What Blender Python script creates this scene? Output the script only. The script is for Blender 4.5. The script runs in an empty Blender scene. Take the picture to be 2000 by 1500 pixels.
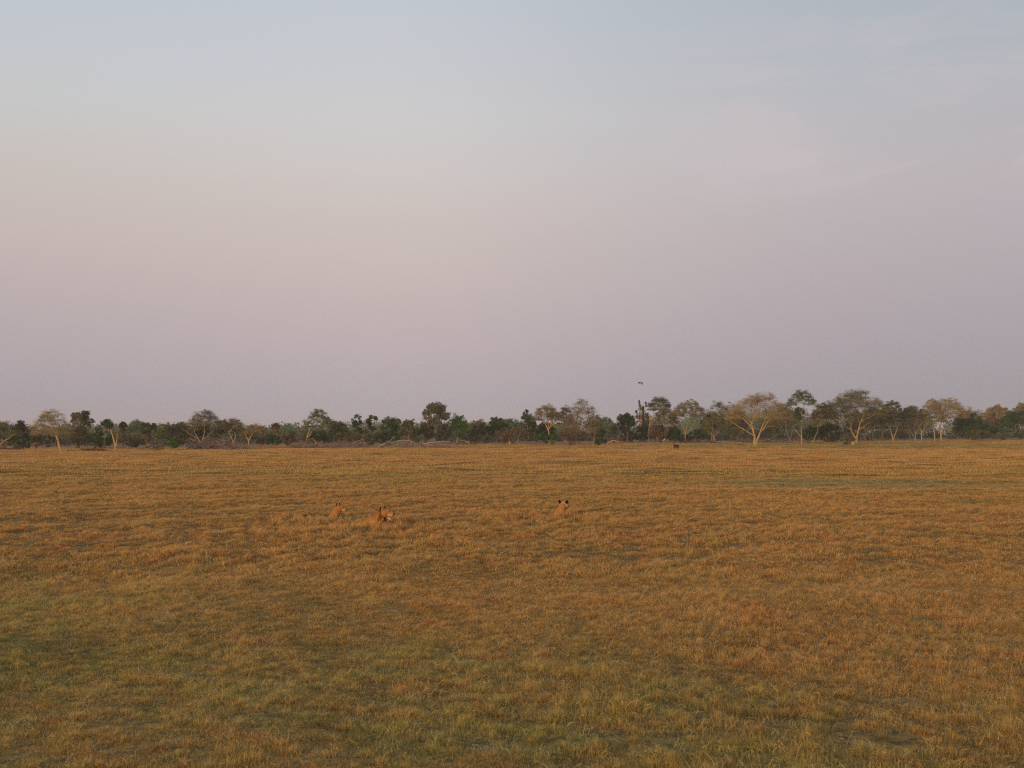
import bpy, bmesh, math, random
import numpy as np
from mathutils import Vector, noise as mn
rng = np.random.default_rng(7)
random.seed(7)
sc = bpy.context.scene
COL = sc.collection
R = math.radians

# ------------------------------------------------------------------ camera
CAMH, F, HZ = 3.0, 2500.0, 850.0          # metres, focal length and horizon row in photo pixels (2000 wide)
cam = bpy.data.cameras.new('camera'); cam_o = bpy.data.objects.new('camera', cam); COL.objects.link(cam_o)
cam.sensor_width = 36; cam.lens = 36*F/2000
cam_o.location = (0, 0, CAMH)
cam_o.rotation_euler = (R(90)+math.atan((HZ-750)/F), 0, 0)
cam.clip_start = .1; cam.clip_end = 20000
cam.dof.use_dof = True; cam.dof.focus_distance = 55; cam.dof.aperture_fstop = 4.0
sc.camera = cam_o

# ------------------------------------------------------------------ sun and sky
SUN_AZ, SUN_EL = 210.0, 5.0               # behind the camera, to its left, just above the horizon
sd = Vector((math.sin(R(SUN_AZ))*math.cos(R(SUN_EL)), math.cos(R(SUN_AZ))*math.cos(R(SUN_EL)), math.sin(R(SUN_EL))))
sun = bpy.data.lights.new('sun', 'SUN'); sun_o = bpy.data.objects.new('sun', sun); COL.objects.link(sun_o)
sun.energy = 2.35; sun.angle = R(5); sun.color = (1.0, .68, .38)
sun_o.location = (-40, -60, 30)
sun_o.rotation_euler = (-sd).to_track_quat('-Z', 'Y').to_euler()

def lin(c):
    return tuple(((v/255)/12.92 if v/255 <= .04045 else ((v/255+.055)/1.055)**2.4) for v in c)
world = bpy.data.worlds.new('World'); sc.world = world; world.use_nodes = True
wt = world.node_tree; wn = wt.nodes; wl = wt.links
bg = wn['Background']; bg.inputs[1].default_value = .1
sky = wn.new('ShaderNodeTexSky'); sky.sky_type = 'NISHITA'; sky.sun_disc = False
sky.sun_elevation = R(SUN_EL); sky.sun_rotation = R(SUN_AZ)
tc = wn.new('ShaderNodeTexCoord'); sp = wn.new('ShaderNodeSeparateXYZ'); wl.new(tc.outputs['Generated'], sp.inputs[0])
def ramp_node(nt, stops, src, interp='LINEAR'):
    r = nt.nodes.new('ShaderNodeValToRGB'); cr = r.color_ramp; cr.interpolation = interp
    while len(cr.elements) > 1: cr.elements.remove(cr.elements[-1])
    for i, (p, c) in enumerate(stops):
        e = cr.elements[0] if i == 0 else cr.elements.new(p)
        e.position = p; e.color = (*c[:3], 1)
    nt.links.new(src, r.inputs[0]); return r
def zz(py): return math.sin(math.atan((HZ-py)/F))
def sky_stops(rows, zen):
    s = [(0.0, lin(rows[-1][1]))]
    for py, c in reversed(rows): s.append((max(zz(py), .001), lin(c)))
    s += [(.6, lin(zen)), (1.0, lin(zen))]
    return s
Ls = sky_stops([(0,(194,201,209)),(120,(198,202,207)),(227,(202,202,201)),(320,(203,196,191)),(453,(201,187,183)),(567,(193,178,177)),(680,(183,170,174)),(790,(171,162,169))],(150,170,196))
Cs = sky_stops([(0,(198,203,210)),(120,(203,204,208)),(227,(208,206,205)),(320,(209,203,200)),(410,(208,196,191)),(530,(203,188,184)),(680,(192,176,179)),(790,(179,170,176))],(150,170,196))
Rs = sky_stops([(0,(171,180,189)),(130,(178,183,189)),(240,(184,182,186)),(370,(187,179,182)),(530,(179,170,175)),(680,(168,160,167)),(800,(157,153,160))],(138,160,190))
rl = ramp_node(wt, Ls, sp.outputs[2]); rc = ramp_node(wt, Cs, sp.outputs[2]); rr = ramp_node(wt, Rs, sp.outputs[2])
def wmath(op, a, b=None, nt=None, clamp=False):
    nt = nt or wt
    n = nt.nodes.new('ShaderNodeMath'); n.operation = op; n.use_clamp = clamp
    for i, v in enumerate((a, b)):
        if v is None: continue
        if isinstance(v, (int, float)): n.inputs[i].default_value = v
        else: nt.links.new(v, n.inputs[i])
    return n.outputs[0]
def maprange(nt, v, a, b, c=0., d=1., smooth=True):
    n = nt.nodes.new('ShaderNodeMapRange'); n.interpolation_type = 'SMOOTHSTEP' if smooth else 'LINEAR'
    nt.links.new(v, n.inputs[0])
    for i, x in enumerate((a, b, c, d)): n.inputs[1+i].default_value = x
    return n.outputs[0]
def mixc(nt, f, a, b, blend='MIX'):
    n = nt.nodes.new('ShaderNodeMix'); n.data_type = 'RGBA'; n.blend_type = blend
    for sock, v in ((n.inputs[0], f), (n.inputs[6], a), (n.inputs[7], b)):
        if isinstance(v, (int, float)): sock.default_value = v
        elif isinstance(v, tuple): sock.default_value = (*v[:3], 1)
        else: nt.links.new(v, sock)
    return n.outputs[2]
# azimuth: cosine of the angle from the point opposite the sun
AX, AY = -math.sin(R(SUN_AZ)), -math.cos(R(SUN_AZ))
hl = wmath('POWER', wmath('ADD', wmath('MULTIPLY', sp.outputs[0], sp.outputs[0]), wmath('MULTIPLY', sp.outputs[1], sp.outputs[1])), .5)
ca = wmath('DIVIDE', wmath('ADD', wmath('MULTIPLY', sp.outputs[0], AX), wmath('MULTIPLY', sp.outputs[1], AY)), wmath('MAXIMUM', hl, .001))
c1 = mixc(wt, maprange(wt, ca, .58, .87), rl.outputs[0], rc.outputs[0])
c2 = mixc(wt, maprange(wt, ca, .80, 1.03), c1, rr.outputs[0])
# the afterglow side, behind the camera
glow = wmath('MULTIPLY', maprange(wt, ca, 0.1, -1.0), maprange(wt, sp.outputs[2], .75, 0.0))
c3 = mixc(wt, glow, c2, lin((255, 206, 150)))
# thin high cloud
mp = wn.new('ShaderNodeMapping'); mp.inputs['Scale'].default_value = (2.2, 2.2, 9); mp.inputs['Rotation'].default_value = (0, R(12), 0)
wl.new(tc.outputs['Generated'], mp.inputs[0])
cn = wn.new('ShaderNodeTexNoise'); cn.inputs['Scale'].default_value = 2.6; cn.inputs['Detail'].default_value = 8; cn.inputs['Roughness'].default_value = .62
cn.inputs['Distortion'].default_value = .6
wl.new(mp.outputs[0], cn.inputs['Vector'])
cm = wmath('MULTIPLY', maprange(wt, cn.outputs[0], .44, .68), maprange(wt, sp.outputs[2], .12, .22))
cm = wmath('MULTIPLY', wmath('MULTIPLY', cm, maprange(wt, ca, .88, .97)), maprange(wt, sp.outputs[2], .34, .26))
c4 = mixc(wt, wmath('MULTIPLY', cm, .45), c3, lin((210, 197, 198)))
vm = wn.new('ShaderNodeVectorMath'); vm.operation = 'SCALE'; wl.new(c4, vm.inputs[0]); vm.inputs['Scale'].default_value = 9.7
ad = wn.new('ShaderNodeVectorMath'); ad.operation = 'MULTIPLY_ADD'
wl.new(sky.outputs[0], ad.inputs[0]); ad.inputs[1].default_value = (.02, .03, .06); wl.new(vm.outputs[0], ad.inputs[2])
wl.new(ad.outputs[0], bg.inputs[0])
sc.view_settings.view_transform = 'Standard'; sc.view_settings.look = 'None'
sc.view_settings.exposure = 0; sc.view_settings.gamma = 1; sc.view_settings.use_curve_mapping = False
sc.cycles.max_bounces = 6; sc.cycles.diffuse_bounces = 3; sc.cycles.transmission_bounces = 3; sc.cycles.volume_bounces = 1
sc.cycles.use_denoising = False; sc.cycles.filter_width = 1.2

# ------------------------------------------------------------------ helpers
def tag(o, label=None, cat=None, group=None, kind=None):
    if label: o['label'] = label
    if cat: o['category'] = cat
    if group: o['group'] = group
    if kind: o['kind'] = kind
    return o
def empty(name, loc):
    o = bpy.data.objects.new(name, None); o.empty_display_size = .3; o.location = loc; COL.objects.link(o); return o
def mesh_from(name, V, faces_tri=None, faces_quad=None, mats=(), mat_idx=None, tone=None, link=True, smooth=False, color=None):
    """V (n,3); triangles and quads as int arrays; material index per face (tris first)."""
    V = np.asarray(V, np.float32); me = bpy.data.meshes.new(name)
    ft = np.zeros((0, 3), np.int32) if faces_tri is None or not len(faces_tri) else np.asarray(faces_tri, np.int32)
    fq = np.zeros((0, 4), np.int32) if faces_quad is None or not len(faces_quad) else np.asarray(faces_quad, np.int32)
    me.vertices.add(len(V)); me.vertices.foreach_set('co', V.ravel())
    loops = np.concatenate([ft.ravel(), fq.ravel()]).astype(np.int32)
    me.loops.add(len(loops)); me.loops.foreach_set('vertex_index', loops)
    nf = len(ft)+len(fq); me.polygons.add(nf)
    start = np.concatenate([np.arange(len(ft))*3, len(ft)*3+np.arange(len(fq))*4]).astype(np.int32)
    me.polygons.foreach_set('loop_start', start)
    try: me.polygons.foreach_set('loop_total', np.concatenate([np.full(len(ft), 3), np.full(len(fq), 4)]).astype(np.int32))
    except Exception: pass
    if mat_idx is not None: me.polygons.foreach_set('material_index', np.asarray(mat_idx, np.int32))
    me.polygons.foreach_set('use_smooth', np.full(nf, smooth, dtype=bool))
    for m in mats: me.materials.append(m)
    if tone is not None:
        a = me.attributes.new('tone', 'FLOAT', 'POINT'); a.data.foreach_set('value', np.asarray(tone, np.float32))
    if color is not None:
        a = me.color_attributes.new('hide_colour', 'FLOAT_COLOR', 'POINT'); a.data.foreach_set('color', np.asarray(color, np.float32).ravel())
    me.update(calc_edges=True); me.validate()
    if not link: return me
    o = bpy.data.objects.new(name, me); COL.objects.link(o); return o

# ------------------------------------------------------------------ terrain
def sstep(a, b, x):
    t = np.clip((x-a)/(b-a), 0, 1); return t*t*(3-2*t)
_ph = rng.uniform(0, 2*math.pi, (40, 1)); _an = rng.uniform(0, math.pi, 40)
def waves(x, y, k0, k1, i0, n):
    s = 0
    for i in range(i0, i0+n):
        k = k0*(k1/k0)**((i-i0)/max(n-1, 1)); s = s+np.sin(k*(x*math.cos(_an[i])+y*math.sin(_an[i]))+_ph[i, 0])
    return s/math.sqrt(n)
def zbase(y):
    return np.interp(y, [0, 268, 300, 360, 420, 480, 600, 1500], [0, 0, .36, 1.05, 1.5, 1.95, 2.35, 2.45])
def ground_z(x, y):
    x = np.asarray(x, float); y = np.asarray(y, float)
    d = np.hypot(x, y)
    z = zbase(y)
    z = z+.05*waves(x, y, .5, 1.4, 0, 7)+.022*waves(x, y, 1.8, 4.5, 7, 9)*(1-sstep(60, 200, d))+.05*waves(x, y, .08, .25, 18, 6)
    # the damp hollow on the right and the low swell in front of it
    z = z-.10*np.exp(-(((x-27)/17)**2+((y-80)/9)**2))+.03*np.exp(-((y-66-.05*x)/4.0)**2)*sstep(-60, 20, x)
    for lx, ly in ((-6.2, 46.0), (-4.3, 42.5), (1.6, 47.8)): z = z-.15*np.exp(-(((x-lx)/1.7)**4+((y-ly-.4)/1.15)**4))
    return z
def ray_xy(px, d): return (px-1000)/F*d
def solve_d(px, py, lo=30, hi=900):
    last = None
    for d in np.geomspace(lo, hi, 400):
        if CAMH-(py-HZ)/F*d <= float(zbase(d)): return d
    return hi
# ------------------------------------------------------------------ grass colour, shared by ground and blades
def new_mat(name):
    m = bpy.data.materials.new(name); m.use_nodes = True; nt = m.node_tree
    for n in list(nt.nodes):
        if n.type != 'OUTPUT_MATERIAL': nt.nodes.remove(n)
    return m, nt, nt.nodes['Material Output'] if 'Material Output' in nt.nodes else nt.nodes.new('ShaderNodeOutputMaterial')
def noise(nt, vec, scale, detail=3, rough=.55, dist=0.):
    n = nt.nodes.new('ShaderNodeTexNoise'); n.inputs['Scale'].default_value = scale; n.inputs['Detail'].default_value = detail
    n.inputs['Roughness'].default_value = rough; n.inputs['Distortion'].default_value = dist
    if vec is not None: nt.links.new(vec, n.inputs['Vector'])
    return n.outputs[0]
def grass_colour(nt):
    g = nt.nodes.new('ShaderNodeNewGeometry'); pos = g.outputs['Position']
    s = nt.nodes.new('ShaderNodeSeparateXYZ'); nt.links.new(pos, s.inputs[0]); X, Y = s.outputs[0], s.outputs[1]
    n_big = noise(nt, pos, .055, 3, .55); n_mid = noise(nt, pos, .38, 4, .6); n_small = noise(nt, pos, 1.9, 3, .6); n_red = noise(nt, pos, .9, 4, .65, .4)
    M = lambda op, a, b=None, clamp=False: wmath(op, a, b, nt, clamp)
    # greener close to the camera on the left, browner further off and to the right
    near = maprange(nt, M('ADD', Y, M('MULTIPLY', X, 1.0)), 25, 12)
    near = M('MULTIPLY', near, .50)
    def blob(cx, cy, rx, ry, e0=1.1, e1=.55):
        a = M('DIVIDE', M('SUBTRACT', X, cx), rx); b = M('DIVIDE', M('SUBTRACT', Y, cy), ry)
        q = M('POWER', M('ADD', M('MULTIPLY', a, a), M('MULTIPLY', b, b)), .5)
        q = M('ADD', q, M('MULTIPLY', M('SUBTRACT', n_mid, .5), 1.9))
        return maprange(nt, q, e0, e1)
    wet = M('MAXIMUM', blob(21, 79, 10.5, 11), M('MULTIPLY', blob(36, 71.5, 12, 4), .8))
    farband = M('MULTIPLY', M('MULTIPLY', maprange(nt, Y, 262, 285), maprange(nt, Y, 345, 325)), maprange(nt, X, 20, 60))
    lowband = M('MULTIPLY', maprange(nt, Y, 70, 82), maprange(nt, Y, 125, 95)); lowband = M('MULTIPLY', lowband, .22)
    f = M('ADD', M('ADD', near, M('MULTIPLY', M('SUBTRACT', n_big, .5), .9)), M('MULTIPLY', M('SUBTRACT', n_mid, .5), 1.1))
    f = M('ADD', f, M('MULTIPLY', M('SUBTRACT', n_small, .5), .55)); f = M('ADD', f, M('ADD', lowband, M('MULTIPLY', farband, .5)))
    f = M('ADD', f, .24)
    f = M('MINIMUM', M('MAXIMUM', f, 0), 1)
    straw = (.54, .310, .125); olive = (.41, .32, .12); rust = (.43, .205, .082); grey = (.46, .37, .25); green = (.39, .335, .115)
    c = mixc(nt, f, straw, olive)
    c = mixc(nt, maprange(nt, f, .55, 1.0), c, green)
    c = mixc(nt, M('MULTIPLY', maprange(nt, n_red, .55, .72), .75), c, rust)
    c = mixc(nt, M('MULTIPLY', maprange(nt, noise(nt, pos, 1.3, 4, .7), .56, .75), .6), c, grey)
    c = mixc(nt, M('MULTIPLY', wet, .68), c, (.33, .31, .17))
    return c, pos, s, M
def make_blade_mat():
    m, nt, out = new_mat('dry_grass')
    c, pos, s, M = grass_colour(nt)
    at = nt.nodes.new('ShaderNodeAttribute'); at.attribute_name = 'tone'; t = at.outputs['Fac']
    oi = nt.nodes.new('ShaderNodeObjectInfo'); rd = oi.outputs['Random']
    rp = ramp_node(nt, [(0, (.62, .60, .60)), (.12, (1.0, .72, .55)), (.28, (1.08, .98, .80)), (.5, (.92, 1.0, .80)), (.68, (1.12, 1.10, 1.12)), (.84, (.80, .88, .62)), (1, (1.3, 1.16, .9))], rd)
    c = mixc(nt, .62, c, rp.outputs[0], 'MULTIPLY')
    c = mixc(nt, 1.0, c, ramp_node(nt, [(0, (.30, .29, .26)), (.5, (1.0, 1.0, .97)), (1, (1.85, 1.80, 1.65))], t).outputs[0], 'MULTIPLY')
    c = mixc(nt, M('MULTIPLY', maprange(nt, t, 1.2, 1.6), .8), c, (.50, .36, .20))
    d = nt.nodes.new('ShaderNodeBsdfDiffuse'); tr = nt.nodes.new('ShaderNodeBsdfTranslucent'); mx = nt.nodes.new('ShaderNodeMixShader')
    nt.links.new(c, d.inputs[0]); nt.links.new(c, tr.inputs[0]); mx.inputs[0].default_value = .25
    nt.links.new(d.outputs[0], mx.inputs[1]); nt.links.new(tr.outputs[0], mx.inputs[2]); nt.links.new(mx.outputs[0], out.inputs[0])
    return m
def make_ground_mat():
    m, nt, out = new_mat('field_ground')
    c, pos, s, M = grass_colour(nt)
    c = mixc(nt, 1.0, c, (.78, .72, .62), 'MULTIPLY')
    n1 = noise(nt, pos, 6, 5, .7)
    c = mixc(nt, maprange(nt, n1, .42, .60), c, (.15, .105, .05))
    t = M('DIVIDE', s.outputs[0], M('MAXIMUM', s.outputs[1], 1.0))
    edge = M('ADD', M('MULTIPLY', M('MAXIMUM', t, 0), 235), M('MULTIPLY', M('MAXIMUM', M('MINIMUM', t, 0), -.5), 150))
    far = maprange(nt, M('SUBTRACT', M('ADD', s.outputs[1], M('MULTIPLY', M('SUBTRACT', noise(nt, pos, .06, 4, .6), .5), 70)), edge), 316, 338)
    soil = mixc(nt, noise(nt, pos, .25, 5, .65), (.27, .15, .075), (.50, .31, .18))
    c = mixc(nt, far, c, soil)
    d = nt.nodes.new('ShaderNodeBsdfDiffuse'); nt.links.new(c, d.inputs[0])
    b = nt.nodes.new('ShaderNodeBump'); b.inputs['Strength'].default_value = .8; b.inputs['Distance'].default_value = .08
    nt.links.new(noise(nt, pos, 9, 6, .7), b.inputs['Height']); nt.links.new(b.outputs[0], d.inputs['Normal'])
    nt.links.new(d.outputs[0], out.inputs[0])
    return m
blade_mat = make_blade_mat(); ground_mat = make_ground_mat()

# ground: one polar sheet round the camera, fine near it
def build_ground():
    nr = 430; r = np.geomspace(1.0, 9000, nr)
    a = np.concatenate([np.linspace(-32, 32, 260), np.linspace(33, 327, 90)]) * math.pi/180; na = len(a)
    rr_, aa = np.meshgrid(r, a, indexing='ij')
    x = rr_*np.sin(aa); y = rr_*np.cos(aa); z = ground_z(x, y)
    z = np.where(rr_ > 1500, 2.45*sstep(0, 1, (y > 0)*1.0)+0*z, z)
    V = np.stack([x, y, z], -1).reshape(-1, 3)
    V = np.vstack([V, [[0, 0, 0]]])
    i, j = np.meshgrid(np.arange(nr-1), np.arange(na), indexing='ij'); j2 = (j+1) % na
    Q = np.stack([i*na+j, (i+1)*na+j, (i+1)*na+j2, i*na+j2], -1).reshape(-1, 4)[:, ::-1]
    jj = np.arange(na); Tq = np.stack([np.full(na, len(V)-1), jj, (jj+1) % na], -1)[:, ::-1]
    o = mesh_from('ground', V, Tq, Q, [ground_mat], smooth=True)
    tag(o, 'flat open floodplain of dry orange brown grassland reaching to the trees', 'ground', kind='structure')
build_ground()

# ------------------------------------------------------------------ grass patches, instanced over the plain
def grass_patch(name, radius, n, length, width, seed, stalks=0, lean=.5, tuft=14):
    g = np.random.default_rng(seed)
    # blades gather in tussocks
    tc_ = np.stack([g.uniform(-1, 1, tuft), g.uniform(-1, 1, tuft)], -1)*radius*.8
    k = g.integers(0, tuft, n); inT = g.random(n) < .55
    P = np.where(inT[:, None], tc_[k]+g.normal(0, radius*.13, (n, 2)), np.stack([np.sqrt(g.random(n))*radius, np.zeros(n)], -1))
    th = g.uniform(0, 2*math.pi, n)
    P[~inT] = np.stack([P[~inT, 0]*np.cos(th[~inT]), P[~inT, 0]*np.sin(th[~inT])], -1)
    tt = g.random(tuft)
    L = length*g.uniform(.35, 1.15, n)*np.where(inT, .75+.5*tt[k], .8); W = width*g.uniform(.6, 1.3, n)
    az = g.uniform(0, 2*math.pi, n); ln = np.abs(g.normal(0, lean, n))+.12
    side = np.stack([-np.sin(az), np.cos(az), np.zeros(n)], -1); d = np.stack([np.cos(az), np.sin(az), np.zeros(n)], -1); up = np.array([0, 0, 1.])
    base = np.stack([P[:, 0], P[:, 1], np.full(n, -.03)], -1)
    def at(t, bend): return base+up*(L*t*np.cos(bend*t))[:, None]+d*(L*t*np.sin(bend*t))[:, None]
    b = np.clip(ln*1.6, 0, 2.2)
    p1 = at(.5, b); p2 = at(1.0, b)
    w = (W*.5)[:, None]
    V = np.stack([base-side*w, base+side*w, p1-side*w*.8, p1+side*w*.8, p2], 1).reshape(-1, 3)
    i = np.arange(n)*5
    Q = np.stack([i, i+1, i+3, i+2], -1); T = np.stack([i+2, i+3, i+4], -1)
    tone = np.clip(g.normal(.5, .2, n)+np.where(inT, (tt[k]-.5)*.5, 0), 0, 1)
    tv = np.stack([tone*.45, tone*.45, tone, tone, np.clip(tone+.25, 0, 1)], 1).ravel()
    if stalks:   # wiry curled dry stems
        segs = 6
        for s_ in range(stalks):
            a0 = g.uniform(0, 2*math.pi); r0 = radius*math.sqrt(g.random()); p = np.array([r0*math.cos(a0), r0*math.sin(a0), .02])
            h = g.uniform(0, 2*math.pi); el = g.uniform(.5, 1.4); st = length*g.uniform(.18, .34); cu = g.normal(0, .5); ce = g.uniform(.1, .45)
            pts = [p.copy()]
            for q in range(segs):
                p = p+st*np.array([math.cos(h)*math.cos(el), math.sin(h)*math.cos(el), math.sin(el)]); p[2] = max(p[2], .03)
                h += cu+g.normal(0, .25); el -= ce; pts.append(p.copy())
            pts = np.array(pts); w_ = np.array([0, 0, width*.35]); sv = np.array([-math.sin(h), math.cos(h), .4])*width*.4
            n0 = len(V); VV = np.stack([pts-sv, pts+sv], 1).reshape(-1, 3); V = np.vstack([V, VV])
            ii = n0+np.arange(segs)*2; Q = np.vstack([Q, np.stack([ii, ii+1, ii+3, ii+2], -1)])
            tv = np.concatenate([tv, np.full(len(VV), 1.7 if g.random() < .5 else .95)])
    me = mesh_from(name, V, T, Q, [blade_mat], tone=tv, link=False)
    return bpy.data.objects.new(name, me)

def tussock(name, r, n, length, width, seed, stalks=5):
    """one low mound of fine blades fanning outwards"""
    g = np.random.default_rng(seed)
    a0 = g.uniform(0, 6.283, n); q = np.abs(g.normal(0, .42, n)).clip(0, 1.3)
    x = np.cos(a0)*q*r; y = np.sin(a0)*q*r
    az = np.where(g.random(n) < .6, a0+g.normal(0, .7, n), g.uniform(0, 6.283, n)); ln = (.25+.8*q+g.normal(0, .3, n)).clip(.05, 1.6)
    L = length*g.uniform(.35, 1.15, n)*(1.1-.35*q); W = width*g.uniform(.6, 1.4, n)
    side = np.stack([-np.sin(az), np.cos(az), np.zeros(n)], -1); d = np.stack([np.cos(az), np.sin(az), np.zeros(n)], -1); up = np.array([0, 0, 1.])
    base = np.stack([x, y, np.full(n, -.02)], -1); w = (W*.5)[:, None]
    def at(t, b): return base+up*(L*t*np.cos(b*t*.9))[:, None]+d*(L*t*np.sin(b*t*.9))[:, None]
    p1 = at(.5, ln*1.2); p2 = at(1., ln*1.5)
    V = np.stack([base-side*w, base+side*w, p1-side*w*.85, p1+side*w*.85, p2], 1).reshape(-1, 3); i = np.arange(n)*5
    Q = np.stack([i, i+1, i+3, i+2], -1); T = np.stack([i+2, i+3, i+4], -1)
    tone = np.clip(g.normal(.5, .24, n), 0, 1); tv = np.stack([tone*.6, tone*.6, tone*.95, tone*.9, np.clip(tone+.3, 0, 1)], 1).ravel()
    for s_ in range(stalks):
        a = g.uniform(0, 6.283); p = np.array([r*g.uniform(0, 1)*math.cos(a), r*g.uniform(0, 1)*math.sin(a), .02]); h = g.uniform(0, 6.283); el = g.uniform(.3, 1.3); st = length*g.uniform(.16, .32); cu = g.normal(0, .7); ce = g.uniform(.1, .5); pts = [p.copy()]
        for k in range(6):
            p = p+st*np.array([math.cos(h)*math.cos(el), math.sin(h)*math.cos(el), math.sin(el)]); p[2] = max(p[2], .02); h += cu+g.normal(0, .3); el -= ce; pts.append(p.copy())
        pts = np.array(pts); sv = np.array([-math.sin(h), math.cos(h), .5])*width*.42; n0 = len(V); VV = np.stack([pts-sv, pts+sv], 1).reshape(-1, 3); V = np.vstack([V, VV])
        ii = n0+np.arange(6)*2; Q = np.vstack([Q, np.stack([ii, ii+1, ii+3, ii+2], -1)]); tv = np.concatenate([tv, np.full(len(VV), 1.7 if g.random() < .6 else 1.0)])
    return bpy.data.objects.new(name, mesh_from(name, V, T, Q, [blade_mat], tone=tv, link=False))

def scatter(name, protos, pts, scales, seed, label, lean_normal=None):
    col = bpy.data.collections.new(name+'_blades')
    for p in protos: col.objects.link(p)
    g = np.random.default_rng(seed); n = len(pts)
    me = bpy.data.meshes.new(name); me.vertices.add(n); me.vertices.foreach_set('co', pts.astype(np.float32).ravel())
    def attr(nm, typ, v, key='value'):
        a = me.attributes.new(nm, typ, 'POINT'); a.data.foreach_set(key, v.ravel())
    attr('turn', 'FLOAT_VECTOR', np.stack([g.normal(0, .04, n), g.normal(0, .04, n), g.uniform(0, 6.283, n)], -1).astype(np.float32), 'vector')
    attr('size', 'FLOAT_VECTOR', scales.astype(np.float32), 'vector')
    attr('pick', 'INT', g.integers(0, len(protos), n).astype(np.int32))
    me.materials.append(blade_mat)
    o = bpy.data.objects.new(name, me); COL.objects.link(o)
    ng = bpy.data.node_groups.new(name+'_scatter', 'GeometryNodeTree')
    ng.interface.new_socket('Geometry', in_out='INPUT', socket_type='NodeSocketGeometry'); ng.interface.new_socket('Geometry', in_out='OUTPUT', socket_type='NodeSocketGeometry')
    N = ng.nodes; Lk = ng.links
    gi = N.new('NodeGroupInput'); go = N.new('NodeGroupOutput'); ip = N.new('GeometryNodeInstanceOnPoints'); ci = N.new('GeometryNodeCollectionInfo')
    ci.inputs['Collection'].default_value = col; ci.inputs['Separate Children'].default_value = True; ci.inputs['Reset Children'].default_value = True
    def named(nm, typ):
        q = N.new('GeometryNodeInputNamedAttribute'); q.data_type = typ; q.inputs['Name'].default_value = nm; return q.outputs[0]
    Lk.new(gi.outputs[0], ip.inputs['Points']); Lk.new(ci.outputs[0], ip.inputs['Instance']); ip.inputs['Pick Instance'].default_value = True
    Lk.new(named('pick', 'INT'), ip.inputs['Instance Index']); Lk.new(named('turn', 'FLOAT_VECTOR'), ip.inputs['Rotation']); Lk.new(named('size', 'FLOAT_VECTOR'), ip.inputs['Scale'])
    Lk.new(ip.outputs[0], go.inputs[0])
    md = o.modifiers.new('scatter', 'NODES'); md.node_group = ng
    tag(o, label, 'grass', kind='stuff'); return o

LIONS = [(667, 1003), (747, 1018), (1098, 998)]
def field_points(y0, y1, dens, half, pad, seed):
    """random points of a wedge in front of the camera; half = half width per metre of distance"""
    g = np.random.default_rng(seed); area = (y1-y0)*2*pad+half*(y1*y1-y0*y0); n = int(area*dens)
    out = []
    y = np.sqrt(g.random(n*2)*(y1*y1-y0*y0)+y0*y0); keep = g.random(n*2) < .5; y = y[keep]
    x = g.uniform(-1, 1, len(y))*(half*y+pad)
    return x, y
def height_var(x, y):
    return np.clip(1+.22*waves(x, y, .9, 3.2, 24, 8)+.12*waves(x, y, .15, .5, 32, 6), .6, 1.6)
GL = 'short dry orange brown grass covering the '
def zone(name, y0, y1, dens, protos, smin, smax, seed, label, pad=4):
    x, y = field_points(y0, y1, dens, .47, pad, seed); g = np.random.default_rng(seed+5)
    t = x/y; lim = 322+235*np.maximum(t, 0)+150*np.clip(t, -.5, 0)+12*waves(x, y, .05, .3, 20, 6)+g.normal(0, 5, len(x)); k = y < lim; x = x[k]; y = y[k]
    z = ground_z(x, y)
    s = g.uniform(smin, smax, len(x)); h = s*height_var(x, y)*g.uniform(.75, 1.2, len(x))
    wet = np.exp(-(((x-25)/14)**2+((y-80)/5.5)**2)); h *= 1-.45*np.clip(wet, 0, 1)
    h *= 1-.35*sstep(262, 285, y)
    for lx, ly, lw in ((-6.1, 44.7, 2.0), (-4.3, 41.0, 1.5), (1.4, 46.6, 2.2)): h *= 1+2.0*np.exp(-(((x-lx)/lw)**2+((y-ly)/1.3)**2))
    scatter(name, protos, np.stack([x, y, z], -1), np.stack([s, s, h], -1), seed+9, label)
near_p = [tussock('near_blades', .28, 600, .095, .0021, 100+i, 8) for i in range(14)]
mid_p = [tussock('middle_blades', .42, 520, .115, .0052, 200+i, 5) for i in range(10)]
far_p = [grass_patch('distant_blades', 2.4, 1700, .21, .026, 300+i, lean=.5, tuft=70) for i in range(7)]
zone('grass', 7.5, 27, 15, near_p, .7, 1.4, 11, GL+'nearest ground, tangled with pale wiry stalks')
carpet_p = [grass_patch('low_blades', .5, 1500, .07, .0034, 400+i, stalks=10, lean=.7, tuft=10) for i in range(6)]
zone('grass', 7.5, 30, 8, carpet_p, .9, 1.2, 14, 'low matted grass filling the gaps between the nearest tussocks')
zone('grass', 26, 95, 7, mid_p, .7, 1.4, 12, GL+'middle of the plain around the resting lions')
zone('grass', 94, 440, .17, far_p, .8, 1.2, 13, GL+'far plain up to the edge of the woodland', 10)

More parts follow.
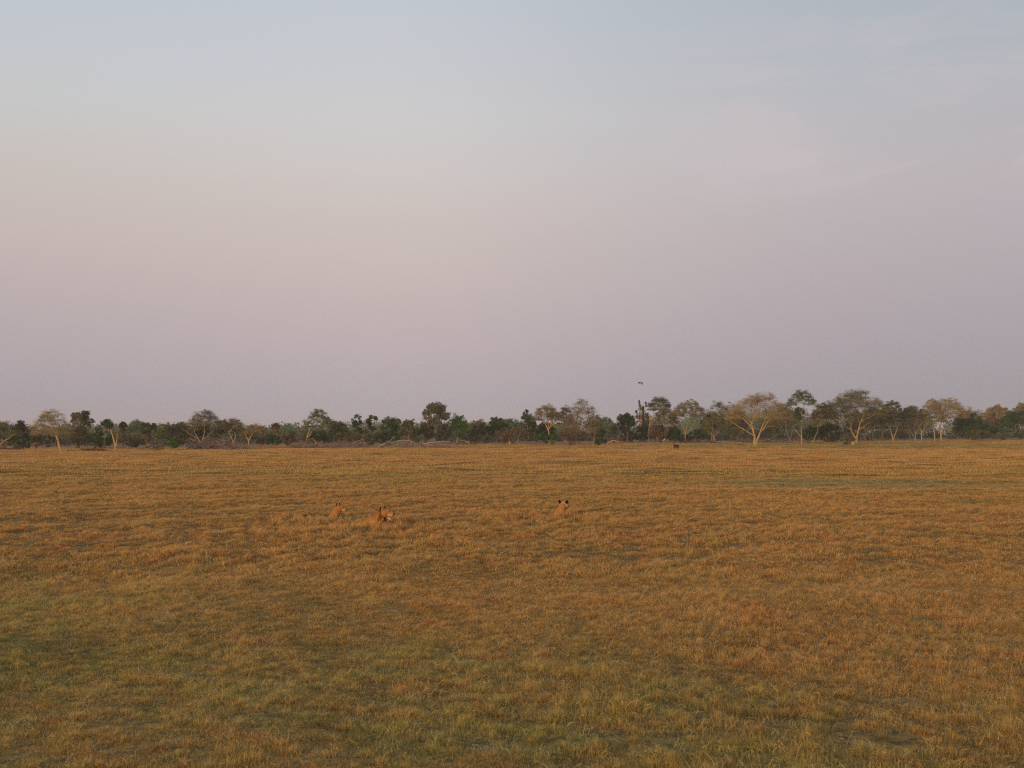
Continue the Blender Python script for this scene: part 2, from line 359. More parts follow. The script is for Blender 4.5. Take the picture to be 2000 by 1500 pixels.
# ------------------------------------------------------------------ materials of trees and animals
def bark(name, c1, c2, scale=3.0):
    m, nt, out = new_mat(name); tcn = nt.nodes.new('ShaderNodeTexCoord')
    f = noise(nt, tcn.outputs['Object'], scale, 5, .65)
    c = mixc(nt, maprange(nt, f, .35, .65), c1, c2)
    d = nt.nodes.new('ShaderNodeBsdfDiffuse'); nt.links.new(c, d.inputs[0]); nt.links.new(d.outputs[0], out.inputs[0]); return m
def leafm(name, dark, light, trans=.25):
    m, nt, out = new_mat(name)
    at = nt.nodes.new('ShaderNodeAttribute'); at.attribute_name = 'tone'
    c = mixc(nt, at.outputs['Fac'], dark, light)
    oi = nt.nodes.new('ShaderNodeObjectInfo')
    c = mixc(nt, 1.0, c, ramp_node(nt, [(0, (.98, 1.02, 1.0)), (.3, (1.45, 1.35, 1.10)), (.55, (1.15, 1.32, 1.1)), (.8, (1.55, 1.5, 1.3)), (1, (1.25, 1.15, 1.0))], oi.outputs['Random']).outputs[0], 'MULTIPLY')
    d = nt.nodes.new('ShaderNodeBsdfDiffuse'); tr = nt.nodes.new('ShaderNodeBsdfTranslucent'); mx = nt.nodes.new('ShaderNodeMixShader')
    nt.links.new(c, d.inputs[0]); nt.links.new(c, tr.inputs[0]); mx.inputs[0].default_value = trans
    nt.links.new(d.outputs[0], mx.inputs[1]); nt.links.new(tr.outputs[0], mx.inputs[2]); nt.links.new(mx.outputs[0], out.inputs[0]); return m
BK = dict(gold=bark('fever_bark', (.34, .215, .09), (.50, .345, .155)), yell=bark('yellow_bark', (.27, .20, .09), (.38, .29, .13)),
          pink=bark('pinkish_bark', (.25, .14, .095), (.34, .20, .135)), grey=bark('grey_bark', (.16, .115, .085), (.26, .19, .14)),
          brown=bark('brown_bark', (.10, .06, .04), (.18, .11, .07)), dead=bark('weathered_wood', (.20, .145, .115), (.37, .28, .23)),
          red=bark('reddish_dead_wood', (.19, .125, .10), (.37, .26, .21)), orange=bark('bare_orange_wood', (.50, .17, .06), (.66, .28, .11)),
          twig=bark('dry_twig', (.14, .09, .05), (.24, .16, .09)))
LF = dict(scrub=leafm('scrub_leaf', (.085, .072, .048), (.21, .175, .12)), shade=leafm('scrub_green_leaf', (.035, .058, .028), (.10, .135, .06)), hazed_blue=leafm('hazed_green_leaf', (.065, .10, .065), (.13, .19, .115)), hazed_grey=leafm('hazed_grey_leaf', (.09, .085, .06), (.19, .175, .125)), fever=leafm('fever_leaf', (.068, .062, .030), (.21, .185, .095)), gold=leafm('golden_leaf', (.13, .100, .052), (.31, .24, .13)),  # far woods and scrub paled: distance haze put into the leaf colour
          olive=leafm('olive_leaf', (.048, .052, .018), (.15, .145, .05)), green=leafm('green_leaf', (.028, .056, .013), (.10, .15, .034)),
          bright=leafm('bright_green_leaf', (.022, .066, .010), (.070, .155, .022)), dark=leafm('dark_green_leaf', (.016, .044, .013), (.058, .115, .032)),
          blue=leafm('blue_green_leaf', (.045, .085, .050), (.11, .18, .095)), grey=leafm('grey_olive_leaf', (.058, .056, .034), (.155, .145, .085)),  # blue green of the far trees lightened, haze mixed into its colour
          brown=leafm('dry_brown_leaf', (.070, .048, .032), (.19, .135, .09)), rust=leafm('rusty_leaf', (.11, .065, .035), (.26, .155, .09)))

# ------------------------------------------------------------------ branching skeletons
def tubes(S, sides=5):
    """S rows: p0(3) p1(3) r0 r1 -> verts, quads"""
    S = np.asarray(S, float)
    if not len(S): return np.zeros((0, 3)), np.zeros((0, 4), int)
    p0, p1, r0, r1 = S[:, :3], S[:, 3:6], S[:, 6], S[:, 7]
    d = p1-p0; L = np.linalg.norm(d, axis=1, keepdims=True)+1e-6; d = d/L
    p1 = p1+d*(r1[:, None]*.35)
    ref = np.where(np.abs(d[:, 2:3]) < .9, np.array([[0, 0, 1.]]), np.array([[1., 0, 0]]))
    u = np.cross(d, ref); u /= np.linalg.norm(u, axis=1, keepdims=True); v = np.cross(d, u)
    rings = []
    for k in range(sides):
        a = 2*math.pi*k/sides; o = u*math.cos(a)+v*math.sin(a)
        rings.append((p0+o*r0[:, None], p1+o*r1[:, None]))
    V = np.stack([r[0] for r in rings]+[r[1] for r in rings], 1).reshape(-1, 3)
    b = np.arange(len(S))*2*sides; Q = []
    for k in range(sides):
        k2 = (k+1) % sides; Q.append(np.stack([b+k, b+k2, b+sides+k2, b+sides+k], -1))
    return V, np.concatenate(Q)
def grow(start, T, rtip, g, f0=.42, pw=.5, wob=.07, rmax=None):
    """splits the targets again and again and lets a limb follow each half: returns segments"""
    segs = []; st = [(np.array(start, float), T, None, 0)]
    while st:
        p, T_, rp, dep = st.pop(); n = len(T_)
        r = rtip*n**pw
        if rmax and dep == 0: r = min(r, rmax)
        if rp is not None: r = min(r, rp)
        if n == 1:
            q = T_[0]; mid = (p+q)/2+g.normal(0, wob*np.linalg.norm(q-p), 3)
            segs.append([*p, *mid, r, r*.8]); segs.append([*mid, *q, r*.8, r*.5]); continue
        c = T_.mean(0); d = c-p; L = np.linalg.norm(d)
        f = f0 if dep else f0*.9
        node = p+d*f*g.uniform(.8, 1.2); node += g.normal(0, wob*L, 3)*(1 if dep else .4)
        mid = (p+node)/2+g.normal(0, wob*L*.35, 3)
        segs.append([*p, *mid, r*1.05, r*.97]); segs.append([*mid, *node, r*.97, r*.9])
        a = T_[g.integers(n)]; b = T_[np.argmax(((T_-a)**2).sum(1))]; a = T_[np.argmax(((T_-b)**2).sum(1))]
        m = ((T_-a)**2).sum(1)*g.uniform(.7, 1.4) < ((T_-b)**2).sum(1)
        if m.all() or not m.any(): m = np.arange(n) < n//2
        st.append((node, T_[m], r*.95, dep+1)); st.append((node, T_[~m], r*.95, dep+1))
    return segs
def leaf_cloud(C, rad, tone, m, size, g, flat=1.0):
    """m triangles round the centres C; rad (n,) radii; tone (n,)"""
    k = g.integers(0, len(C), m); off = g.normal(0, 1, (m, 3)); off /= (np.linalg.norm(off, axis=1, keepdims=True)+1e-6); off *= (g.random(m)**.45)[:, None]
    P = C[k]+off*rad[k][:, None]*np.array([1, 1, flat])
    u = g.normal(0, 1, (m, 3)); u /= np.linalg.norm(u, axis=1, keepdims=True); w = g.normal(0, 1, (m, 3)); v = np.cross(u, w); v /= np.linalg.norm(v, axis=1, keepdims=True)
    s = size*g.uniform(.5, 1.35, m)[:, None]
    V = np.stack([P-u*s*.5, P+u*s*.5, P+v*s*.8], 1).reshape(-1, 3)
    t = np.repeat(np.clip(tone[k]+g.normal(0, .14, m), 0, 1), 3)
    return V, np.arange(m*3).reshape(-1, 3), t
TRIS = [0]
def plant(name, label, cat, group, px, base, top, l, r, cb, leaf='olive', wood='grey', shape='umbrella', D=None, tips=120, leaves=4500, size=None,
          stems=None, rtip=.022, lumps=None, twigs=0, bare=False, trunk_r=None, seed=0, flat=.55, cr=1.0, heads=None):
    """px/base: foot of the plant in photo pixels; top, l, r, cb: outline of the crown in photo pixels; D: distance when the foot is hidden"""
    g = np.random.default_rng(int(px*7+top*13+seed) % 100003)
    if D is None: D = solve_d(px, base)
    s = D/F; x0 = (px-1000)*s; zb = float(ground_z(x0, D))
    o = empty(name, (x0, D, zb)); tag(o, label, cat, group)
    def W(qx, qy, dy=0.0): return np.array([(qx-px)*s, dy, CAMH-(qy-HZ)*s-zb])
    cx = ((l+r)/2-px)*s; rx = (r-l)/2*s; zt = W(0, top)[2]; zc = max(W(0, cb)[2], .05 if shape == 'bush' else .3); rz = (zt-zc)/2; czz = (zt+zc)/2; ry = rx*.85
    # targets in the crown
    if shape == 'umbrella':
        nl = lumps or 12; T = []; a = g.uniform(0, 2*math.pi, tips); q = np.sqrt(g.random(tips)); nz = np.array([mn.noise(Vector((math.cos(t)*1.3+px, math.sin(t)*1.3, 5.))) for t in a])
        q = q*(1.09+.24*nz)
        X = cx+np.cos(a)*q*rx*.97; Y = np.sin(a)*q*ry; dome = zt-(zt-zc)*.62*np.clip(q, 0, 1)**2.2
        Z = dome-(zt-zc)*np.abs(g.normal(0, .30, tips))-.12*(zt-zc)*g.random(tips)
        lay = np.array([mn.noise(Vector((x_*.25, y_*.25, px*.1))) for x_, y_ in zip(X, Y)])
        Z = np.minimum(Z, zt-.1)+lay*.16*(zt-zc)-.03*(zt-zc); Z = np.maximum(Z, zc)
        T = np.stack([X, Y, Z], -1)
        rad = np.full(tips, max(rx*.125, .6))*g.uniform(.7, 1.5, tips)*cr
    else:
        nl = lumps or 24
        a = g.uniform(0, 2*math.pi, nl); cz_ = g.uniform(-.9 if shape == 'bush' else -.7, .85, nl); qq = np.sqrt(1-cz_**2)*.80*np.sqrt(g.uniform(.08, 1.1, nl))
        Lc = np.stack([cx+np.cos(a)*qq*rx, np.sin(a)*qq*ry, czz+cz_*rz*.76], -1)
        lr = np.minimum(rx, rz*1.1)*g.uniform(.30, .50, nl)
        Lc[0] = [cx+g.uniform(-.3, .3)*rx, 0, zt-lr[0]*.9]
        Lc[1] = [cx-rx*.72, 0, czz+g.uniform(-.3, .1)*rz]; Lc[2] = [cx+rx*.72, 0, czz+g.uniform(-.3, .1)*rz]
        for q_ in range(3, min(8, nl)):   # shoulders of the crown, so that no clump stands alone on top
            a_ = g.uniform(0, 6.283); Lc[q_] = [cx+math.cos(a_)*rx*.42, math.sin(a_)*ry*.42, czz+rz*g.uniform(.30, .58)]
        if heads:   # clumps read off the photo, each as (px, py, radius in photo pixels)
            Lc = np.array([W(hx, hy, g.uniform(-.3, .3)*rx) for hx, hy, hr in heads]); lr = np.array([hr*s for hx, hy, hr in heads]); nl = len(heads)
        kl = k = g.integers(0, nl, tips); off = g.normal(0, 1, (tips, 3)); off /= np.linalg.norm(off, axis=1, keepdims=True)
        T = Lc[k]+off*(lr[k]*g.random(tips)**.35)[:, None]
        T[:, 2] = np.clip(T[:, 2], max(zc*.6, .1), zt-.05)
        rad = np.maximum(lr[k]*.42, .35)*g.uniform(.7, 1.4, tips)*cr
    # wood
    segs = []
    if stems is None:
        segs = grow((0, 0, -.1), T, rtip, g, f0=.5 if shape == 'umbrella' else .38, rmax=trunk_r) if shape != 'bush' else []
        if shape == 'bush':
            ns = min(7, max(3, tips//10)); ang = np.arctan2(T[:, 1], T[:, 0]-cx); kk = ((ang+math.pi)/(2*math.pi)*ns).astype(int).clip(0, ns-1)
            for q in range(ns):
                if (kk == q).any(): segs += grow((g.normal(0, rx*.15), g.normal(0, rx*.1), -.1), T[kk == q], rtip, g, f0=.4)
    else:
        ends = []; er = []; line = []
        for pl, r0, r1 in stems:
            dy = [0]; P = []
            dep = g.uniform(-.35, .35)*rx
            n = len(pl)
            for i, (qx, qy) in enumerate(pl):
                t = i/max(n-1, 1); P.append(W(qx, qy, dep*t*t if len(pl[0]) == 2 else 0))
            rad_ = np.linspace(r0, r1, n)*.66
            if not line: P[0][2] = -.15
            if line:
                L_ = np.array(line); P[0] = L_[np.linalg.norm(L_-P[0], axis=1).argmin()]
            for i in range(n-1):
                m_ = (P[i]+P[i+1])/2+g.normal(0, .03*np.linalg.norm(P[i+1]-P[i]), 3)
                rm = (rad_[i]+rad_[i+1])/2
                segs.append([*P[i], *m_, rad_[i]*1.02, rm]); segs.append([*m_, *P[i+1], rm, rad_[i+1]])
                line += [P[i]+(m_-P[i])*t_ for t_ in (0, .25, .5, .75)]+[m_+(P[i+1]-m_)*t_ for t_ in (0, .25, .5, .75, 1)]
            ends.append(P[-1]); er.append(r1*.66)
        E_ = np.array(ends); dd = np.linalg.norm((T[:, None]-E_[None])*np.array([1, .6, .8]), axis=2); kk = dd.argmin(1)
        for q in range(len(E_)):
            if (kk == q).any():
                nT = (kk == q).sum(); segs += grow(E_[q], T[kk == q], min(rtip, er[q]*.95/nT**.5), g, f0=.36)
    if twigs:
        n0 = len(T)*twigs; k = g.integers(0, len(T), n0); off = g.normal(0, 1, (n0, 3))*np.array([1, 1, .7]); off[:, 2] = np.abs(off[:, 2])*.7
        tip = T[k]+off*rad[k][:, None]*.9; tw = np.concatenate([T[k], tip, np.full((n0, 1), rtip*.7), np.full((n0, 1), rtip*.35)], 1)
    else: tw = np.zeros((0, 8))
    S = np.array(segs); big = (S[:, 6] > .06) & (shape != 'bush')
    if big.any():
        V, Q = tubes(S[big], 6); tr = mesh_from('trunk', V, None, Q, [BK[wood]], smooth=True); tr.parent = o; TRIS[0] += len(Q)*2
    # crown: thin branches and leaves in one mesh
    small = np.vstack([S[~big], tw]); V1, Q1 = tubes(small, 3)
    sz = size or (1.05*s if shape == 'umbrella' else 1.45*s)
    ltone = g.normal(0, .22, 64)
    tone = np.clip(.5+(ltone[kl % 64] if shape != 'umbrella' else 0)+.5*np.array([mn.noise(Vector((p[0]*.35+px, p[1]*.35, p[2]*.5))) for p in T])+g.normal(0, .14, len(T)), 0, 1)
    V2, T2, t2 = leaf_cloud(T, rad, tone, leaves, sz, g, flat)
    V2[:, 2] = np.maximum(V2[:, 2], 0.02)
    n1 = len(V1); V = np.vstack([V1, V2]); tn = np.concatenate([np.full(n1, .5), t2])
    mi = np.concatenate([np.zeros(len(T2), int), np.ones(len(Q1), int)])
    cr_ = mesh_from('crown' if shape != 'bush' else 'foliage', V, T2+n1, Q1, [LF[leaf], BK[wood if shape != 'bush' else 'twig']], mi, tn); cr_.parent = o
    TRIS[0] += len(T2)+len(Q1)*2
    return o

# ------------------------------------------------------------------ the woodland, tree by tree, from left to right
FG = 'fever trees along the edge of the plain'; GG = 'leafy trees in the woodland edge'; SG = 'bushes below the trees'
def fever(label, *a, **k):
    k.setdefault('leaf', 'fever'); k.setdefault('wood', 'yell'); k['leaves'] = int(k.get('leaves', 4500)*2.5); return plant('fever_tree', label, 'tree', FG, *a, **k)
def tree(label, *a, **k):
    k.setdefault('shape', 'round'); k.setdefault('leaf', 'green'); k.setdefault('flat', .8); k['leaves'] = int(k.get('leaves', 6500)*1.8); k.setdefault('tips', 170); return plant('leafy_tree', label, 'tree', GG, *a, **k)
def bush(label, *a, **k):
    k.setdefault('shape', 'bush'); k.setdefault('leaf', 'olive'); k.setdefault('flat', .9); k.setdefault('tips', 60); k['leaves'] = int(k.get('leaves', 3500)*1.5); k.setdefault('rtip', .02)
    return plant('bush', label, 'bush', SG, *a, **k)

# -- far left
fever('olive fever tree cut by the left edge of the photo, with a slanting limb', -14, 878, 816, -40, 38, 850, leaf='olive', stems=[([(-14,880),(-6,874),(8,862),(22,851),(30,848)],.32,.10),([(-14,880),(-12,850),(-4,838)],.3,.14)], leaves=6500)
tree('rounded grey green tree second from the left edge, beside the slanting limb', 45, 877, 817, 28, 59, 866, leaf='grey', leaves=6500)
fever('fever tree with a curved leaning yellow trunk in front of the left woodland', 122, 883, 800, 64, 137, 848, leaf='gold', wood='gold', tips=230, twigs=4, leaves=5200,
      stems=[([(122,884),(117,873),(114,860),(111,848)],.34,.20),([(114,862),(109,850),(104,840),(98,832)],.22,.10),([(111,848),(116,838),(121,830)],.18,.09),([(111,852),(105,842),(95,836)],.14,.07)])
tree('tall grey olive tree right behind the leaning yellow fever tree', 157, 878, 799, 133, 180, 850, leaf='grey', leaves=8000, D=300, lumps=16)
bush('low green tree below the grey olive crown near the leaning yellow trunk', 150, 876, 828, 128, 178, 872, leaf='olive', tips=90, leaves=5500)
bush('brown olive bush at the foot of the leaning yellow fever tree', 92, 876, 844, 58, 116, 873, leaf='grey', leaves=4500)
bush('dark green bush below the second tree from the left edge', 40, 877, 846, 10, 68, 875, leaf='dark', leaves=4500)
tree('gappy dark tree with sparse left twigs beside the bark-stripped snag', 203, 876, 819, 189, 224, 850, leaf='dark', leaves=4200, lumps=10)
bush('dark bush behind the bark-stripped snag', 196, 877, 842, 170, 222, 875, leaf='dark', leaves=5000, tips=80)
bush('brown twiggy bush right of the bark-stripped snag', 262, 876, 848, 236, 286, 874, leaf='grey', leaves=4500)
tree('flat topped blue green tree rising behind the two left palms', 268, 870, 817, 251, 287, 842, leaf='blue', shape='umbrella', leaves=6000, D=410)
tree('dark green crown between the two left palms, higher than the right palm', 291, 870, 826, 272, 312, 850, leaf='dark', D=370, leaves=6000)
tree('wide brown olive tree right of the two left palms', 325, 874, 825, 302, 350, 868, leaf='olive', leaves=7500, D=330)
bush('small bright green bush at the foot of the wide brown olive tree', 338, 877, 862, 326, 350, 876, leaf='bright', leaves=1800, tips=30)
tree('thin topped olive tree left of the broad fever tree over the brushwood', 352, 872, 823, 338, 374, 856, leaf='grey', leaves=5500, twigs=2, D=330)
bush('deep green bush left of the large brushwood pile', 345, 873, 858, 330, 362, 872, leaf='bright', leaves=2600, D=300)
bush('twiggy brown bush beneath the thin topped olive tree', 366, 873, 838, 348, 390, 871, leaf='grey', leaves=4500, twigs=3, D=300)
fever('broad domed fever tree over the large brushwood pile, highest crown in the left half', 393, 868, 796, 371, 432, 838, D=296, leaf='fever', wood='yell', tips=230, twigs=3, leaves=7000,
      stems=[([(393,870),(391,862),(386,853),(381,846)],.26,.11),([(392,868),(397,856),(400,843)],.24,.12),([(388,858),(376,850),(362,842)],.13,.05),([(396,858),(406,852),(414,844)],.14,.05)])
tree('dark green tree filling the gap under the broad domed fever tree', 398, 868, 828, 372, 424, 866, leaf='dark', D=345, leaves=7000)
tree('rounded olive green tree right of the broad domed fever tree', 433, 866, 818, 420, 450, 862, leaf='olive', D=345, leaves=7500)
fever('slim V shaped fever tree standing behind the right end of the brushwood pile', 457, 866, 813, 438, 475, 838, D=300, leaf='fever', tips=150, twigs=3, leaves=3600, wood='gold',
      stems=[([(457,867),(454,858),(450,849),(443,840)],.2,.08),([(457,867),(460,855),(461,842)],.2,.09)])
tree('low olive crown between the two V shaped fever trees', 473, 866, 832, 452, 486, 862, leaf='olive', D=350, leaves=5500)
fever('small V shaped fever tree with bright forked trunk right of the brushwood pile', 487, 866, 826, 476, 520, 846, D=302, leaf='gold', wood='gold', tips=130, twigs=3, leaves=3000,
      stems=[([(487,867),(486,860),(482,852),(480,843)],.3,.08),([(487,862),(490,853),(496,845),(503,839)],.22,.07)])
tree('grey brown tree behind the small forked fever tree', 506, 866, 833, 486, 530, 862, leaf='grey', D=370, leaves=6500)
bush('pale brown twiggy bush right of the small forked fever tree', 512, 871, 852, 496, 530, 870, leaf='grey', leaves=3500, twigs=2)
bush('dark bush at the foot of the middle left palm', 534, 872, 848, 518, 552, 871, leaf='dark', leaves=3500)
tree('blue tinted far tree right behind the middle left palm', 561, 866, 827, 548, 572, 852, leaf='blue', D=440, leaves=5000)
bush('brown bush beneath the blue tinted far tree', 560, 872, 846, 544, 582, 870, leaf='brown', leaves=4200, twigs=2)
fever('fever tree leaning right with feathery crown over the splintered fallen trunk', 597, 862, 795, 598, 651, 834, D=306, leaf='olive', wood='gold', tips=190, leaves=6500, cr=1.0,
      stems=[([(597,864),(600,853),(604,846),(608,838)],.26,.16),([(599,856),(606,850),(610,840),(613,834)],.2,.13)])
tree('green tree right of the leaning feathery fever tree', 660, 866, 822, 638, 682, 862, leaf='green', D=340, leaves=8000)
bush('dark green bush below the feathery leaning crown', 618, 868, 838, 598, 644, 867, leaf='dark', D=325, leaves=5500, tips=90)
bush('red brown twiggy bush left of the twin clumped tree', 668, 868, 846, 648, 692, 867, leaf='brown', leaves=4500, twigs=3, D=310)
tree('twin clumped dark tree with two separate heads on a forked trunk', 707, 868, 806, 680, 737, 852, leaf='dark', D=320, leaves=4200, tips=170, twigs=3, heads=[(692,822,6),(698,814,6),(690,830,6),(702,825,6),(699,838,9),(709,842,8),(704,852,8),(720,822,5),(726,815,5),(733,816,4),(722,830,4),(729,837,6)])
bush('green bush under the twin clumped dark tree', 722, 870, 844, 700, 744, 869, leaf='olive', leaves=4500)
tree('rounded green tree right of the twin clumped dark tree', 762, 866, 813, 740, 785, 852, leaf='green', D=345, leaves=8500)
bush('blackish green bush behind the rising dead branch', 757, 867, 838, 733, 783, 866, leaf='dark', D=318, leaves=6500, tips=90)
tree('creeper covered olive tree with a dark skirt of dead leaves', 799, 867, 816, 783, 816, 862, leaf='olive', D=330, leaves=7500)
tree('tall airy grey tree with see-through crown standing highest in the middle of the treeline', 852, 866, 786, 825, 878, 832, leaf='grey', D=400, leaves=6500, lumps=20, tips=230, twigs=3, size=.34)
tree('olive tree below the tall airy grey tree, on its left', 830, 866, 825, 812, 852, 862, leaf='olive', D=335, leaves=7000)
tree('grey green tree below the tall airy grey tree, on its right', 867, 866, 826, 848, 884, 862, leaf='grey', D=335, leaves=7000)
tree('vivid green tree with loose crown right of the tall airy grey tree', 894, 864, 809, 873, 916, 858, leaf='bright', D=335, leaves=7500, lumps=16)
tree('grey olive tree right of the vivid green tree', 933, 864, 820, 912, 954, 861, leaf='grey', D=350, leaves=8000)
tree('dark blue green tree in the middle of the treeline', 969, 864, 813, 949, 991, 855, leaf='dark', D=350, leaves=8500)
tree('pale green crown behind the dark blue green middle tree', 988, 864, 818, 955, 1018, 850, leaf='blue', D=430, leaves=7500)
bush('rusty brown bush right of the dark blue green middle tree', 988, 866, 838, 966, 1014, 865, leaf='brown', leaves=5500, tips=80, twigs=2)
bush('small pale bush between the dark blue green tree and the rusty bush', 950, 866, 852, 938, 966, 865, leaf='grey', leaves=2500)
tree('dark green rounded tree left of the bright umbrella fever tree', 1030, 866, 801, 1014, 1048, 858, leaf='dark', D=355, leaves=8500)
tree('grey dusty tree below the dark green rounded tree', 1012, 866, 830, 996, 1034, 863, leaf='grey', D=340, leaves=5500)
fever('bright umbrella fever tree with golden fan of limbs in the middle', 1072, 856, 789, 1042, 1096, 820, leaf='fever', wood='gold', tips=210, twigs=3, leaves=6000, D=345,
      stems=[([(1072,864),(1072,844),(1067,832),(1060,820),(1055,812)],.34,.12),([(1072,842),(1071,828),(1068,814)],.2,.1),([(1072,840),(1077,826),(1082,815)],.2,.1),([(1073,838),(1082,827),(1092,816)],.2,.09),([(1072,838),(1064,826),(1050,816)],.14,.07)])
tree('mid green tree under the bright umbrella fever tree', 1062, 864, 826, 1044, 1088, 858, leaf='green', D=362, leaves=6500)
bush('fresh green bush at the foot of the bright umbrella fever tree', 1064, 867, 845, 1041, 1090, 866, leaf='bright', leaves=7000, tips=110)
bush('tiny yellowish bush in front of the fresh green bush', 1077, 870, 858, 1071, 1084, 869, leaf='gold', leaves=1000, tips=20)
fever('grey fever tree between the bright umbrella tree and the big bare tree', 1104, 866, 790, 1090, 1120, 828, leaf='grey', wood='pink', tips=110, twigs=3, leaves=3500, D=352)
tree('big grey bare topped tree with dense twigs near the middle', 1132, 869, 774, 1096, 1175, 846, leaf='fever', shape='umbrella', wood='grey', tips=320, twigs=5, leaves=7500, lumps=18, D=330)
bush('thorny grey brown thicket at the foot of the big bare topped tree', 1122, 869, 836, 1088, 1160, 868, leaf='brown', tips=140, twigs=6, leaves=4200)
fever('thin pale trunked fever tree leaning behind the right side of the thorny thicket', 1158, 862, 806, 1145, 1176, 832, leaf='fever', wood='pink', tips=90, twigs=3, leaves=2200, D=342)
bush('dark palm like shrub right of the thorny thicket', 1168, 870, 855, 1158, 1178, 869, leaf='dark', leaves=2600, tips=40)
bush('small red brown shrub between the dark shrub and the arched orange log', 1181, 867, 859, 1177, 1186, 866, leaf='brown', leaves=900, tips=16)
bush('round green bush above the dark palm like shrub', 1168, 864, 836, 1154, 1184, 862, leaf='green', D=345, leaves=4500)
tree('far blue green umbrella tree right of the big bare topped tree', 1181, 862, 811, 1164, 1200, 840, leaf='blue', shape='umbrella', D=450, leaves=6500)
tree('blue green tree below the far umbrella tree', 1190, 862, 828, 1172, 1210, 858, leaf='blue', D=390, leaves=6500)
tree('dense green tree left of the creeper wrapped snags', 1222, 862, 806, 1202, 1243, 852, leaf='green', D=355, leaves=9500)
bush('pale brown bush under the dense green tree', 1227, 864, 838, 1210, 1244, 863, leaf='grey', leaves=5500, tips=80, twigs=2)
bush('dark green bush right of the pale brown bush', 1252, 863, 830, 1238, 1276, 862, leaf='dark', leaves=6500, tips=90)
fever('tall fever tree with rounded high crown right of the creeper wrapped snags', 1272, 858, 773, 1265, 1310, 800, D=358, leaf='olive', wood='gold', tips=150, twigs=2, leaves=4800,
      stems=[([(1266,860),(1267,840),(1270,820),(1278,808)],.22,.12),([(1267,838),(1272,820),(1286,806),(1292,798)],.18,.1)])
fever('broad lower fever crown under the tall rounded one', 1290, 860, 793, 1276, 1324, 826, D=352, leaf='fever', wood='yell', tips=170, twigs=4, leaves=4800)
tree('brown green tree behind the white bird', 1284, 862, 830, 1262, 1306, 860, leaf='brown', D=350, leaves=6500)
bush('dark green bush behind the dark antelope', 1312, 863, 832, 1292, 1332, 862, leaf='dark', D=352, leaves=7500, tips=90)
fever('fever tree with three pale stems right of the dark antelope', 1338, 852, 776, 1314, 1375, 812, D=348, leaf='fever', wood='yell', tips=220, twigs=3, leaves=6500,
      stems=[([(1338,862),(1338,848),(1334,834),(1330,822)],.24,.1),([(1338,850),(1341,834),(1345,818)],.22,.1),([(1339,850),(1348,838),(1352,828)],.14,.07)])
bush('dark green bush right of the three stemmed fever tree', 1364, 862, 838, 1346, 1384, 861, leaf='dark', D=362, leaves=5500)
bush('purple brown dry bush at the foot of the three stemmed fever tree', 1336, 864, 850, 1320, 1358, 863, leaf='brown', leaves=3000, twigs=3)
tree('wide dark tree on a short flared brown trunk left of the golden twin trunk tree', 1396, 866, 779, 1371, 1438, 838, leaf='fever', shape='umbrella', wood='pink', tips=230, leaves=11000, twigs=1,
     stems=[([(1396,868),(1395,859),(1394,850)],.62,.30),([(1394,852),(1392,840),(1393,826)],.2,.1),([(1395,853),(1404,842),(1412,830)],.2,.1),([(1394,852),(1386,848),(1380,838)],.16,.08)])
tree('green undergrown crown beneath the wide dark tree', 1390, 864, 806, 1366, 1412, 850, leaf='green', D=352, leaves=8500)
fever('largest golden fever tree with two spreading trunks and a wide see-through crown', 1474, 872, 763, 1424, 1537, 818, leaf='gold', wood='gold', tips=420, twigs=5, leaves=9500, rtip=.026,
      stems=[([(1474,873),(1473,866),(1474,853),(1471,840),(1468,826)],.50,.30),([(1474,873),(1476,866),(1482,852),(1488,840),(1494,830),(1503,821),(1517,811)],.46,.12),
             ([(1471,852),(1462,845),(1449,837),(1438,829),(1428,822)],.22,.07),([(1470,838),(1463,829),(1452,818),(1440,811),(1428,802)],.24,.08),
             ([(1469,832),(1470,820),(1472,806),(1478,794)],.26,.1),([(1468,828),(1460,816),(1454,804),(1450,795)],.18,.08),([(1486,844),(1494,834),(1500,824),(1510,818)],.2,.09),
             ([(1484,848),(1489,832),(1494,820),(1497,812)],.22,.09),([(1470,822),(1480,806),(1488,792)],.16,.07),([(1488,842),(1500,833),(1512,832),(1524,836)],.10,.03),([(1452,840),(1444,843),(1440,852)],.08,.02)])
tree('shaded brown tree behind the left side of the largest golden fever tree', 1440, 862, 792, 1416, 1464, 856, leaf='brown', D=385, leaves=8500, twigs=1)
tree('shaded olive tree behind the right side of the largest golden fever tree', 1512, 862, 796, 1488, 1546, 856, leaf='olive', D=390, leaves=8500)
fever('pinkish forked fever tree just right of the largest golden one', 1542, 862, 786, 1520, 1556, 826, D=352, leaf='fever', wood='pink', tips=140, twigs=2, leaves=4500, 
      stems=[([(1542,863),(1541,856),(1538,846),(1535,834)],.26,.1),([(1542,862),(1545,852),(1547,842)],.24,.1)])
fever('tall slim fever tree with a flat high crown and a hanging dark clump', 1566, 870, 759, 1543, 1591, 790, leaf='green', wood='yell', tips=150, twigs=1, leaves=4200,
      stems=[([(1566,871),(1565,860),(1565,850),(1564,836),(1567,818),(1565,802)],.36,.14),([(1564,854),(1558,846),(1552,838),(1549,832)],.16,.05),([(1566,816),(1562,804),(1558,794)],.14,.08),([(1565,806),(1570,796),(1574,788)],.14,.08)])
fever('thin curved fever stem leaning right beside the black green bush', 1585, 867, 782, 1586, 1632, 816, leaf='fever', wood='yell', tips=150, twigs=2, leaves=6000,
      stems=[([(1585,868),(1590,857),(1595,846),(1597,832),(1603,820),(1607,808)],.26,.12)])
bush('black green bush right of the slim fever tree', 1578, 868, 832, 1566, 1600, 867, leaf='dark', D=345, leaves=6500, tips=90)
bush('large black green bush behind the thin curved stem', 1616, 867, 826, 1596, 1646, 866, leaf='dark', D=350, leaves=9000, tips=120)
